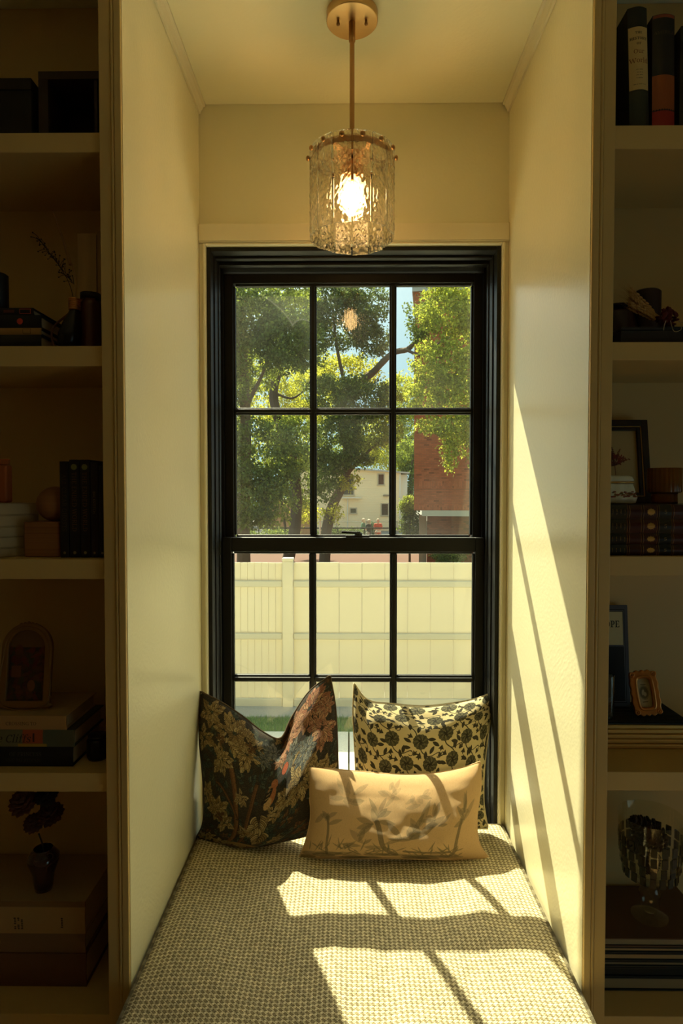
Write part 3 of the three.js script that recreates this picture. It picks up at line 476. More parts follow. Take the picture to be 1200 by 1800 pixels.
// ---- right bookcase, third shelf: leather volumes, framed print, porcelain box, tumbler
{
  const y0 = LR[2], z = 0.568, rows = [972, 957, 937, 912, 887].map((p) => at(1130, p, z).y), looks = [['#3a150a', '#10150f'], ['#42170b', '#0d120d'], ['#4a1c0c', '#2c2410'], ['#3c160a', '#2e2612']];
  const words = ['bottommost of the four lying', 'second up of the four lying', 'third up of the four lying', 'topmost of the four lying'];
  for (let i = 0; i < 4; i++) {
    const a = i ? rows[i] : y0 + 0.0004, th = rows[i + 1] - a - 0.0004;
    flatBook('leather_book', `gold-tooled brown leather volume, ${words[i]}`, { x: 0.463, y: a, z, thick: th, len: 0.23, d: 0.16, cover: rgb(0.055, 0.015, 0.006), gloss: 0.28, round: 0.004, fine: 1.3,
      bands: [0.047, 0.073, 0.102, 0.128].map((v) => [v, 0.0009]),
      spine: (c, W, H, r) => {   // canvas foot is the left end of the lying book
        const Y = (m) => H * (1 - m / 0.23); c.fillStyle = looks[i][0]; c.fillRect(0, 0, W, H);
        c.fillStyle = looks[i][1]; c.fillRect(0, Y(0.043), W, H * 0.040 / 0.23); c.fillRect(0, Y(0.127), W, H * 0.025 / 0.23);
        c.fillStyle = '#b4893e'; for (const m of [0.045, 0.049, 0.071, 0.075, 0.100, 0.104, 0.127, 0.131, 0.165]) c.fillRect(2, Y(m), W - 4, 2.2);
        c.save(); c.translate(W / 2, Y(0.088)); c.fillStyle = '#c89a48'; c.beginPath(); c.ellipse(0, 0, W * 0.22, H * 0.007 / 0.23, 0, 0, 7); c.fill(); for (let k = 0; k < 10; k++) { c.beginPath(); c.arc(Math.cos(k * 0.63) * W * 0.26, Math.sin(k * 0.63) * H * 0.033, 2.5, 0, 7); c.fill(); } c.restore();
        write(c, '5', W / 2, Y(0.115), W * 0.36, '#b08a48', -Math.PI / 2); for (let k = 0; k < 5; k++) scribble(c, W * 0.3, Y(0.04 - k * 0.0075), W * 0.42, 7, '#a8823e', r); c.fillStyle = '#b4893e'; c.fillRect(W * 0.3, Y(0.15), W * 0.4, 6);
      } });
  }
  const top = rows[4] + 0.0006;
  // framed pressed flower leaning on the back panel
  const zb = 0.40, zt = 0.372, xr = at(1146, 870, zb).x, w = 0.17, yb = top, yt = at(1139, 738, zt).y, h = Math.hypot(yt - yb, zb - zt);
  let t = thing('picture_frame', 'dark wooden frame with a pressed brown flower, leaning behind the porcelain box', 'picture', V(xr - w / 2, yb, zb));
  const fw = 0.014, frameM = mat(rgb(0.028, 0.016, 0.009), 0.4);
  const bars = (m, name, i0, i1, z0, z1) => { for (const s of [-1, 1]) { part(name, slab(s > 0 ? w / 2 - i1 : -w / 2 + i0, s > 0 ? w / 2 - i0 : -w / 2 + i1, i0, h - i0, z0, z1, 0.0015), m, t); part(name, slab(-w / 2 + i1, w / 2 - i1, s > 0 ? h - i1 : i0, s > 0 ? h - i0 : i1, z0, z1, 0.0015), m, t); } };
  bars(frameM, 'frame', 0, fw, -0.014, 0.002); bars(M.gold, 'gilt_line', fw, fw + 0.0018, -0.012, 0.0005); bars(frameM, 'inner_frame', fw + 0.0018, fw + 0.009, -0.013, -0.001);
  const print = canvasTexture(256, 320, (c, W, H) => { const r = random(12); c.fillStyle = '#c9ab74'; c.fillRect(0, 0, W, H); c.translate(W * 0.6, H * 0.5); c.strokeStyle = '#5a2a1c'; for (let i = 0; i < 46; i++) { const a = -Math.PI / 2 + (r() - 0.5) * 4.4, l = 20 + r() * 62; c.lineWidth = 1.5; c.beginPath(); c.moveTo(0, 20); c.lineTo(Math.cos(a) * l, Math.sin(a) * l); c.stroke(); c.fillStyle = `rgba(${100 + r() * 50},${40 + r() * 24},30,0.85)`; for (let k = 0; k < 4; k++) { c.beginPath(); c.ellipse(Math.cos(a) * l * (1 - k * 0.14) + (r() - 0.5) * 8, Math.sin(a) * l * (1 - k * 0.14), 6, 3, r() * 6, 0, 7); c.fill(); } } c.lineWidth = 2.5; c.beginPath(); c.moveTo(0, 0); c.lineTo(4, 96); c.stroke(); });
  const pg = slab(-w / 2 + fw + 0.009, w / 2 - fw - 0.009, fw + 0.009, h - fw - 0.009, -0.011, -0.007); { const p = pg.attributes.position, u = pg.attributes.uv; for (let i = 0; i < p.count; i++) u.setXY(i, p.getX(i) / (w - 0.046) + 0.5, (p.getY(i) - 0.023) / (h - 0.046)); }
  part('print', pg, mat(rgb(1, 1, 1), 0.8, { map: print }), t);
  part('backing', slab(-w / 2 + 0.004, w / 2 - 0.004, 0.004, h - 0.004, -0.0175, -0.0145), M.paper, t);
  t.rotation.x = -Math.atan2(zb - zt, yt - yb);
  // porcelain box
  const zc = 0.515, px1 = at(1113, 870, zc).x, rx = 0.036, hb = at(1090, 836, zc).y - top;
  t = thing('porcelain_box', 'white porcelain trinket box with gold rim and painted flowers', 'trinket box', V(px1 - rx, top, zc));
  const ring = (r, k) => { const out = []; for (let i = 0; i < 48; i++) { const a = i / 48 * Math.PI * 2, s = r * (1 + 0.05 * Math.cos(8 * a)) / Math.pow(Math.abs(Math.cos(a)) ** 5 + Math.abs(Math.sin(a)) ** 5, 0.2); out.push([Math.cos(a) * s, Math.sin(a) * s * 0.72]); } return out; };
  const loft = (prof, capped = true) => { const pos = [], uv = [], idx = []; prof.forEach(([r, y], j) => ring(r).forEach(([x, z], i) => { pos.push(x, y, z); uv.push(i / 48, y / hb); })); for (let j = 0; j < prof.length - 1; j++) for (let i = 0; i < 48; i++) { const a = j * 48 + i, b = j * 48 + (i + 1) % 48, c = a + 48, d = b + 48; idx.push(a, c, b, b, c, d); } if (capped) for (const j of [0, prof.length - 1]) for (let i = 1; i < 47; i++) j ? idx.push(j * 48, j * 48 + i + 1, j * 48 + i) : idx.push(0, i, i + 1); const g = new THREE.BufferGeometry(); g.setAttribute('position', new THREE.Float32BufferAttribute(pos, 3)); g.setAttribute('uv', new THREE.Float32BufferAttribute(uv, 2)); g.setIndex(idx); g.computeVertexNormals(); return g; };
  const china = canvasTexture(512, 256, (c, W, H) => { const r = random(3); c.fillStyle = '#e6e2cc'; c.fillRect(0, 0, W, H); for (const cx of [60, 128, 384, 300]) for (let i = 0; i < 26; i++) { c.fillStyle = ['#8a4a3a', '#a86a4a', '#6a5a3a', '#7a3a34'][i % 4]; c.beginPath(); c.arc(cx + (r() - 0.5) * 70, H * 0.66 + (r() - 0.5) * 46, 3 + r() * 6, 0, 7); c.fill(); } });
  const glaze = mat(rgb(1, 1, 1), 0.12, { map: china, clearcoat: 0.6 });
  part('body', loft([[rx * 0.72, 0], [rx * 0.92, 0.002], [rx, hb * 0.22], [rx * 0.9, hb * 0.45], [rx * 0.8, hb * 0.68], [rx * 0.8, hb * 0.72]]), glaze, t);
  part('gold_rim', loft([[rx * 0.81, hb * 0.722], [rx * 0.86, hb * 0.74], [rx * 0.86, hb * 0.77], [rx * 0.81, hb * 0.785]]), M.gold, t);
  part('lid', loft([[rx * 0.82, hb * 0.788], [rx * 0.84, hb * 0.84], [rx * 0.76, hb * 0.95], [rx * 0.6, hb]]), glaze, t);
  // ribbed amber tumbler
  const zg = 0.50, gl = at(1139, 850, zg).x, gr = at(1196, 850, zg).x, R = (gr - gl) / 2, hg = at(1170, 823, zg).y - top;
  t = thing('tumbler', 'ribbed amber glass tumbler on the leather volumes', 'glass', V((gl + gr) / 2, top, zg));
  const amber = mat(rgb(0.42, 0.16, 0.03), 0.06, { transmission: 0.55, thickness: 0.006, ior: 1.5, attenuationColor: rgb(0.5, 0.2, 0.03), attenuationDistance: 0.02 });
  const rib = (prof, k) => { const g = new THREE.LatheGeometry(prof.map(([r, y]) => new THREE.Vector2(r, y)), 120), p = g.attributes.position; for (let i = 0; i < p.count; i++) { const x = p.getX(i), z2 = p.getZ(i), r0 = Math.hypot(x, z2); if (r0 > R * 0.8) { const s = 1 + 0.05 * Math.abs(Math.sin(12 * Math.atan2(z2, x))); p.setX(i, x * s); p.setZ(i, z2 * s); } } g.computeVertexNormals(); return g; };
  part('bowl', rib([[0.001, hg * 0.32], [R * 0.82, hg * 0.3], [R * 0.95, hg * 0.34], [R * 0.95, hg], [R * 0.88, hg], [R * 0.86, hg * 0.4], [0.001, hg * 0.38]]), amber, t);
  part('foot', lathe([[0, 0], [R * 0.74, 0], [R * 0.76, hg * 0.06], [R * 0.74, hg * 0.26], [R * 0.78, hg * 0.3], [0, hg * 0.31]], 48), amber, t);
}
// ---- right bookcase, fourth shelf: gilt-edged album, standing card, small gilt frame, vial
{
  const y0 = LR[3] + 0.0004, z = onLevel(1130, 1317, LR[3]).z, y1 = at(1130, 1274, z).y;
  let t = thing('album', 'thick album with gilt ridged edges and a black ribbed cover', 'album', V(0.463, y0, z));
  const n = 5, hh = y1 - y0, lay = [];
  for (let i = 0; i < n; i++) part('gilt_edge', slab(0, 0.22, hh * i / n + 0.0003, hh * (i + 1) / n - 0.0003, -0.125, -0.001 * (i % 2), 0.0028), mat(rgb(0.80, 0.50, 0.15), 0.42, { metalness: 0.65 }), t);
  part('cover', slab(-0.0, 0.222, hh + 0.0003, hh + 0.004, -0.128, 0.001, 0.0015), mat(rgb(0.010, 0.009, 0.007), 0.6), t);
  for (let i = 0; i < 11; i++) part('ridge', tube([V(0.002, hh + 0.0042, -0.006 - i * 0.0075), V(0.218, hh + 0.0042, -0.006 - i * 0.0075)], 0.0011, 4, 6), mat(rgb(0.014, 0.012, 0.009), 0.45), t);
  const top = y0 + hh + 0.0056;
  const zc = 0.385, xr = at(1108, 1230, zc).x, cw = 0.13, ch = at(1104, 1063, 0.365).y - top;
  t = thing('standing_card', 'tall slate-grey card with a cream title panel, behind the small gilt frame', 'card', V(xr - cw / 2, top, zc));
  const tex = canvasTexture(384, 512, (c, W, H) => { c.fillStyle = '#55545e'; c.fillRect(0, 0, W, H); c.fillStyle = '#16141a'; c.fillRect(22, 22, W - 44, H - 40); c.strokeStyle = '#8b8790'; c.lineWidth = 3; c.strokeRect(28, 28, W - 56, H - 52); c.fillStyle = '#d5c79a'; c.fillRect(34, 34, W - 68, H * 0.33); c.fillStyle = '#77727c'; c.fillRect(28, H * 0.4, W - 56, 5); write(c, 'PENELOPE', W * 0.53, H * 0.19, 46, '#2a2418', 0, 'serif', 'bold'); write(c, 've', W * 0.5, H * 0.31, 26, '#4a4028'); });
  const cg = slab(-cw / 2, cw / 2, 0, ch, -0.006, 0, 0.001); { const p = cg.attributes.position, u = cg.attributes.uv; for (let i = 0; i < p.count; i++) u.setXY(i, p.getX(i) / cw + 0.5, p.getY(i) / ch); }
  part('board', cg, mat(rgb(1, 1, 1), 0.7, { map: tex }), t); part('backing', slab(-cw / 2 + 0.003, cw / 2 - 0.003, 0.003, ch - 0.003, -0.0082, -0.0062), M.paper, t); t.rotation.x = -0.1;
  // little ornate gilt frame
  const zf = 0.452, f = at(1139, 1243, zf), fw = 0.052, fh = 0.086;
  t = thing('photo_frame', 'small ornate copper-gold frame with an oval cameo print', 'picture', V(f.x, top, zf));
  const copper = mat(rgb(0.62, 0.27, 0.08), 0.34, { metalness: 1 }), wavy = (w2, h2, amp, k) => { const s = new THREE.Shape(), N = 96; for (let i = 0; i <= N; i++) { const a = i / N * Math.PI * 2, p = Math.pow(Math.abs(Math.cos(a)) ** 6 + Math.abs(Math.sin(a)) ** 6, -1 / 6) * (1 + amp * Math.cos(a * k)); i ? s.lineTo(Math.cos(a) * p * w2, Math.sin(a) * p * h2) : s.moveTo(Math.cos(a) * p * w2, Math.sin(a) * p * h2); } return s; };
  const outer = wavy(fw / 2, fh / 2, 0.035, 16); outer.holes.push(new THREE.Path(wavy(fw * 0.29, fh * 0.36, 0.02, 4).getPoints()));
  part('frame', new THREE.ExtrudeGeometry(outer, { depth: 0.006, bevelEnabled: true, bevelSize: 0.002, bevelThickness: 0.002, bevelSegments: 3 }).translate(0, fh / 2 + 0.003, 0), copper, t);
  const lip = wavy(fw * 0.32, fh * 0.385, 0.02, 4).getPoints(60).map((p) => V(p.x, p.y + fh / 2 + 0.003, 0.0085)); part('inner_moulding', tube(lip.slice(0, -1), 0.0022, 100, 8, true), mat(rgb(0.72, 0.36, 0.12), 0.28, { metalness: 1 }), t);
  for (const sx of [-1, 1]) for (const sy of [-1, 1]) part('corner_scroll', [new THREE.TorusGeometry(0.0042, 0.0016, 8, 18).translate(sx * fw * 0.42, fh / 2 + 0.003 + sy * fh * 0.44, 0.008), new THREE.SphereGeometry(0.002, 10, 8).translate(sx * fw * 0.42, fh / 2 + 0.003 + sy * fh * 0.44, 0.009)], copper, t);
  const cameo = canvasTexture(128, 192, (c, W, H) => { c.fillStyle = '#cbbf98'; c.fillRect(0, 0, W, H); c.fillStyle = '#77715c'; c.beginPath(); c.arc(W * 0.5, H * 0.5, W * 0.27, 0, 7); c.fill(); c.fillStyle = '#cfc7a8'; c.beginPath(); c.ellipse(W * 0.44, H * 0.49, W * 0.08, H * 0.09, 0.4, 0, 7); c.fill(); c.beginPath(); c.ellipse(W * 0.56, H * 0.55, W * 0.1, H * 0.06, -0.6, 0, 7); c.fill(); c.strokeStyle = '#5c5642'; c.lineWidth = 2; c.beginPath(); c.arc(W * 0.5, H * 0.5, W * 0.3, 0, 7); c.stroke(); c.fillStyle = '#6a634c'; c.fillRect(W * 0.33, H * 0.26, W * 0.34, 4); c.fillRect(W * 0.33, H * 0.76, W * 0.34, 4); });
  const cp = slab(-fw * 0.3, fw * 0.3, fh * 0.13, fh * 0.94, -0.003, -0.0022); { const p = cp.attributes.position, u = cp.attributes.uv; for (let i = 0; i < p.count; i++) u.setXY(i, p.getX(i) / (fw * 0.6) + 0.5, (p.getY(i) - fh * 0.13) / (fh * 0.81)); }
  part('cameo_print', cp, mat(rgb(1, 1, 1), 0.7, { map: cameo }), t); part('strut', slab(-0.006, 0.006, 0.002, fh * 0.7, -0.006, -0.0035), M.paper, t); t.rotation.set(-0.22, -0.1, 0.10, 'YXZ'); t.position.y += 0.004;
  // vial
  const zv = 0.455, hv = at(1075, 1186, zv).y - top;
  t = thing('glass_vial', 'small clear glass vial beside the standing card', 'vial', V(at(1068, 1240, zv).x, top, zv));
  part('body', lathe([[0, 0], [0.011, 0], [0.012, 0.004], [0.012, hv * 0.95], [0.0125, hv], [0.0105, hv], [0.0105, 0.006], [0, 0.005]], 32), mat(rgb(0.95, 0.95, 0.9), 0.05, { transmission: 1, thickness: 0.002, ior: 1.5 }), t);
}
// ---- right bookcase, bottom shelf: stacked books with a goblet of pine cones
{
  const zs = onLevel(1130, 1741, LR[4]).z; let y = LR[4] + 0.0004;
  const rows = [[1741, 1717, rgb(0.012, 0.011, 0.009), rgb(0.36, 0.25, 0.12)], [1717, 1699, rgb(0.008, 0.008, 0.007), rgb(0.02, 0.018, 0.012)], [1699, 1688.5, rgb(0.02, 0.02, 0.015), rgb(0.22, 0.18, 0.10)], [1688.5, 1674.5, rgb(0.012, 0.011, 0.009), rgb(0.40, 0.28, 0.13)], [1674.5, 1664, rgb(0.015, 0.012, 0.008), rgb(0.42, 0.30, 0.14)], [1664, 1648, rgb(0.12, 0.06, 0.03), rgb(0.30, 0.24, 0.14)]];
  const told = ['cream-edged book with black boards, bottommost of the stack under the goblet', 'black-edged book second from the bottom under the goblet', 'thin grey-edged book in the middle of the goblet stack', 'cream-edged book with black boards fourth up under the goblet', 'thin cream-edged book just below the top of the goblet stack', 'brown board book topmost of the stack, carrying the goblet'];
  rows.forEach(([a, b, cov, pg], i) => {
    const y1 = at(1130, b, zs).y, th = y1 - y - 0.0003, t = thing('book', told[i], 'book', V(0.4635, y, zs)), m = mat(cov, 0.55), e = Math.min(0.0028, th * 0.25);
    part('cover', [slab(0, 0.26, 0, e, -0.165, 0.002, 0.001), slab(0, 0.26, th - e, th, -0.165, 0.002, 0.001)], m, t); part('pages', slab(0.003, 0.257, e + 0.0001, th - e - 0.0001, -0.16, -0.001, 0.001), mat(pg, 0.9), t);
    y = y1;
  });
  y += 0.0004;
  const c = onLevel(1146, 1617, y), g = at(1146, 1600, c.z), H = at(1146, 1437, c.z).y - y, R = (at(1200, 1470, c.z).x - at(1090, 1470, c.z).x) / 2;
  let t = thing('goblet', 'cut-glass footed goblet holding pine cones', 'goblet', V(c.x, y, c.z - 0.012));
  const glass = mat(rgb(0.97, 0.96, 0.9), 0.05, { transmission: 1, thickness: 0, ior: 1.5, specularIntensity: 1.6 });
  const yb = H * 0.34;
  part('foot', lathe([[0, 0], [R * 0.56, 0], [R * 0.56, 0.003], [R * 0.4, 0.006], [R * 0.2, 0.012], [0, 0.012]], 48), glass, t);
  part('stem', lathe([[0, 0.0122], [R * 0.2, 0.0125], [R * 0.3, H * 0.13], [R * 0.28, H * 0.16], [R * 0.34, H * 0.22], [R * 0.28, H * 0.29], [R * 0.22, yb - 0.002], [0, yb - 0.001]], 36), glass, t);
  part('bowl', lathe([[0.001, yb], [R * 0.5, yb + 0.004], [R * 0.78, yb + H * 0.1], [R * 0.92, yb + H * 0.25], [R * 0.97, yb + H * 0.5], [R, H], [R * 0.965, H], [R * 0.93, yb + H * 0.5], [R * 0.86, yb + H * 0.25], [R * 0.7, yb + H * 0.11], [0.001, yb + 0.006]], 56), glass, t);
  const cut = mat(rgb(0.12, 0.11, 0.07), 0.07, { transmission: 0.6, thickness: 0, ior: 1.7, specularIntensity: 2 });
  for (let j = 0; j < 4; j++) for (let i = 0; i < 18; i++) { const a = i / 18 * Math.PI * 2, v = yb + H * (0.12 + j * 0.105), rr = R * [0.83, 0.90, 0.945, 0.965][j] - 0.0012; part('cut_facet', new THREE.BoxGeometry(0.0115, H * 0.085, 0.003).toNonIndexed().translate(0, 0, rr).rotateY(a).translate(0, v, 0), cut, t); }
  const scaleM = [mat(rgb(0.030, 0.017, 0.009), 0.7), mat(rgb(0.045, 0.026, 0.013), 0.7)];
  const cone = (label, pos, len, rad, rot, seed) => {
    const k = thing('pine_cone', label, 'pine cone', pos), r = random(seed); part('core', new THREE.SphereGeometry(1, 20, 14).scale(rad * 0.62, len * 0.46, rad * 0.62).translate(0, len / 2, 0), scaleM[0], k);
    for (let j = 0; j < 11; j++) { const v = (j + 0.5) / 11, rr = rad * Math.sin(Math.PI * (0.12 + 0.82 * v)) * (1.05 - 0.25 * v), m = 13 - Math.round(v * 4), gs = []; for (let i = 0; i < m; i++) gs.push(new THREE.SphereGeometry(0.0052, 7, 5).scale(1, 0.42, 0.85).rotateZ(0.3 + v * 0.7).translate(rr, v * len, 0).rotateY((i + (j % 2) * 0.5) / m * Math.PI * 2 + r() * 0.1)); part('cone_scales', gs, scaleM[j % 2], k).userData.kind = 'stuff'; }
    k.rotation.set(...rot);
  };
  const cz = c.z - 0.012;
  cone('large dark pine cone rising above the rim of the glass goblet', V(c.x + R * 0.38, y + H * 0.70, cz), 0.088, 0.030, [0.1, 0, 0.85], 5);
  cone('small pine cone lying low inside the glass goblet', V(c.x - R * 0.30, y + H * 0.47, cz + 0.004), 0.045, 0.018, [0.5, 0.4, -0.9], 9);
  cone('pine cone at the left edge of the goblet rim', V(c.x - R * 0.42, y + H * 0.72, cz + 0.01), 0.035, 0.014, [0.9, 0, 0.9], 15);
}

// ---- left bookcase, top shelf: an open wooden frame leaning, beside a dark box
{
  const y = LL[0] + 0.0004, z = 0.47, a = at(70, 125, z), b = at(196, 120, z), h = a.y - y, w = b.x - a.x;
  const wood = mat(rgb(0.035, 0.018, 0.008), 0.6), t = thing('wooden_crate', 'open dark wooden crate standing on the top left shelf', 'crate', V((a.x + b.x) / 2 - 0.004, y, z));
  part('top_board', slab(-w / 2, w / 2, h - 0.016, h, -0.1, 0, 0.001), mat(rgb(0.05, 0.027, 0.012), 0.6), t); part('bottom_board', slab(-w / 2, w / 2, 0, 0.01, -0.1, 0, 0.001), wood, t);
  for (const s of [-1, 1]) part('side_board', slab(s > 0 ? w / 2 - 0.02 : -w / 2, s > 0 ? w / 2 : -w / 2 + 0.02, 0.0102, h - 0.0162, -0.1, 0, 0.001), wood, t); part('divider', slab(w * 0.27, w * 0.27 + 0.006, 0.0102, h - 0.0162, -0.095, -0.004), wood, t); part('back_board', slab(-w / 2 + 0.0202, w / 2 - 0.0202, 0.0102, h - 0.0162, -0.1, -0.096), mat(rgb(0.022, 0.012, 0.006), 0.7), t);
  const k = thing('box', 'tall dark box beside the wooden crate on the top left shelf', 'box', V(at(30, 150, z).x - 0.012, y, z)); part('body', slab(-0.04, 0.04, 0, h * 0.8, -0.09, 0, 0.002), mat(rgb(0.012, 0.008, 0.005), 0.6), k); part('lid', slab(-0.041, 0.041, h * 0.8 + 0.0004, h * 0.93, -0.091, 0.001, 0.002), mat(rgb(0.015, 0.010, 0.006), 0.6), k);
}
// ---- left bookcase, second shelf
{
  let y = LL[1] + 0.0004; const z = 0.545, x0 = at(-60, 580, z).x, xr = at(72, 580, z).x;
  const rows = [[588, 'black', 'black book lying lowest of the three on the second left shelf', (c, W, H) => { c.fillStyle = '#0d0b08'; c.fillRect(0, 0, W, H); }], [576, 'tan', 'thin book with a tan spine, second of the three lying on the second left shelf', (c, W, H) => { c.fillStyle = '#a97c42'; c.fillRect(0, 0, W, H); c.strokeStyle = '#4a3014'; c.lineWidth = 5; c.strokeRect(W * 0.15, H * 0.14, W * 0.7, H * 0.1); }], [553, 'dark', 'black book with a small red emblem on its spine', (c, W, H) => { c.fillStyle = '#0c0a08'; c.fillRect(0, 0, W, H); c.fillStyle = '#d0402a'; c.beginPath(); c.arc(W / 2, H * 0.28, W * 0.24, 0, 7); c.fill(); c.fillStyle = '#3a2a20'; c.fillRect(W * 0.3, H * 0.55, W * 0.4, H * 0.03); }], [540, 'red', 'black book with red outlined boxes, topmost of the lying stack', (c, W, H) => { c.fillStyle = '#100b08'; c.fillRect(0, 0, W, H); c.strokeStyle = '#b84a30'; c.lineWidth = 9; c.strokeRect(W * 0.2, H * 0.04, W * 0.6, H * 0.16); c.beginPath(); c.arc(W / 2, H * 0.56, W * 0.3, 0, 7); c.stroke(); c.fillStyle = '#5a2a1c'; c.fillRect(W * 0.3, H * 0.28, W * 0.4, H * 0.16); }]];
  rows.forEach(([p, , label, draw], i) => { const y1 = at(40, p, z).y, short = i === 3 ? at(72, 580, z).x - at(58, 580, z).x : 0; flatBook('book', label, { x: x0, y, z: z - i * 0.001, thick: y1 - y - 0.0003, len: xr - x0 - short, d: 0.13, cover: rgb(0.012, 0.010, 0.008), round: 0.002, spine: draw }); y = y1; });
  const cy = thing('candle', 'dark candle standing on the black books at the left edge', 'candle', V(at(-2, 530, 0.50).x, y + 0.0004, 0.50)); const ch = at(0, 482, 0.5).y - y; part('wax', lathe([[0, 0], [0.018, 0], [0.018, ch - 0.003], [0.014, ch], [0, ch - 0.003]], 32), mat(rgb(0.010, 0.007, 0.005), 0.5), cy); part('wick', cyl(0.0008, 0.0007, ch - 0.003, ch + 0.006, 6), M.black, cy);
  y = LL[1] + 0.0004;
  // two cream books standing at the back
  const zb = 0.445; for (const [a, b, top, label] of [[137, 169.5, 411, 'cream book standing behind the dark gourd vase'], [171.5, 200, 407, 'tan book standing against the right side of the second left shelf']]) {
    const xa = at(a, 500, zb).x, xb = Math.min(at(b, 500, zb).x, -0.4625); makeBook('book', label, { pos: V((xa + xb) / 2, y, zb), w: xb - xa, h: at(150, top, zb).y - y, d: 0.09, cover: a < 150 ? rgb(0.66, 0.44, 0.22) : rgb(0.48, 0.29, 0.13), round: 0.003, gloss: 0.7 });
  }
  // black gourd vase with copper neck and dried stems
  const zv = 0.525, p = at(120, 607, zv), H = at(131, 546, zv).y - y;
  let t = thing('vase', 'round black vase with a ribbed copper neck holding dried stems', 'vase', V(p.x, y, zv));
  const R = 0.022, nx = at(131, 535, zv).x - p.x;
  { const g = lathe([[0, 0], [R * 0.6, 0], [R * 0.95, H * 0.22], [R, H * 0.45], [R * 0.75, H * 0.75], [R * 0.42, H], [0, H]], 40), q = g.attributes.position; for (let i = 0; i < q.count; i++) q.setX(i, q.getX(i) + nx * (q.getY(i) / H) ** 1.5); g.computeVertexNormals(); part('body', g, mat(rgb(0.008, 0.006, 0.005), 0.25), t); }
  const neck = []; const n0 = H + 0.0003, nh = at(131, 525, zv).y - y - n0; for (let i = 0; i < 6; i++) neck.push(new THREE.TorusGeometry(R * 0.42, 0.0022, 8, 28).rotateX(Math.PI / 2).translate(nx, n0 + nh * (i + 0.5) / 6, 0)); neck.push(cyl(R * 0.4, R * 0.4, n0, n0 + nh, 28, nx)); part('copper_neck', neck, mat(rgb(0.70, 0.34, 0.13), 0.4, { metalness: 1 }), t, 'ribbed copper neck');
  part('handle', tube([V(nx - R * 0.4, H * 0.96, 0), V(-R * 1.35, H * 0.55, 0.002), V(-R * 1.25, H * 0.2, 0.004), V(-R * 0.7, 0.004, 0.008)], 0.0022, 24, 8), mat(rgb(0.14, 0.05, 0.02), 0.5), t);
  const mouth = V(nx, n0 + nh, 0), q = (x, yy, zz = zv) => at(x, yy, zz).sub(t.position);
  part('dried_stem', [taper([mouth.clone().add(V(0, -0.01, 0)), q(133, 490, zv - 0.01), q(112, 425, zv - 0.03), q(92, 370, zv - 0.04)], 0.0016, 0.0008, 20, 6), taper([q(124, 465, zv - 0.015), q(112, 425, zv - 0.03), q(93, 372, zv - 0.04)], 0.0035, 0.0015, 20, 7)], mat(rgb(0.48, 0.28, 0.12), 0.8), t);
  { const r = random(31), gs = []; for (let i = 0; i < 46; i++) { const k = i / 46, b = q(130 - 60 * k, 500 - 78 * k, zv - 0.03), c = b.clone().add(V((r() - 0.7) * 0.03, (r() - 0.2) * 0.024, (r() - 0.5) * 0.02)); gs.push(tube([b, b.clone().lerp(c, 0.5).add(V(0, 0.003, 0)), c], 0.0006, 5, 4), new THREE.SphereGeometry(0.0016, 6, 5).translate(c.x, c.y, c.z)); } gs.push(tube([mouth.clone().add(V(0, -0.006, 0)), q(118, 490, zv - 0.02), q(70, 422, zv - 0.03)], 0.0008, 16, 5)); const f = part('dried_frond', gs, mat(rgb(0.05, 0.035, 0.018), 0.85), t); f.userData.kind = 'stuff'; }
  const z2 = 0.50, vx = at(160, 600, z2), vh = at(160, 517, z2).y - y;
  t = thing('jar', 'tall brown glass jar between the black vase and the bookcase side', 'jar', V(vx.x, y, z2)); part('body', lathe([[0, 0], [0.02, 0], [0.0215, 0.004], [0.0215, vh * 0.8], [0.019, vh * 0.9], [0.0, vh * 0.9]], 36), mat(rgb(0.09, 0.028, 0.010), 0.22), t); part('lid', lathe([[0, vh * 0.903], [0.0195, vh * 0.903], [0.0195, vh], [0, vh]], 36), mat(rgb(0.012, 0.009, 0.007), 0.4), t);
}
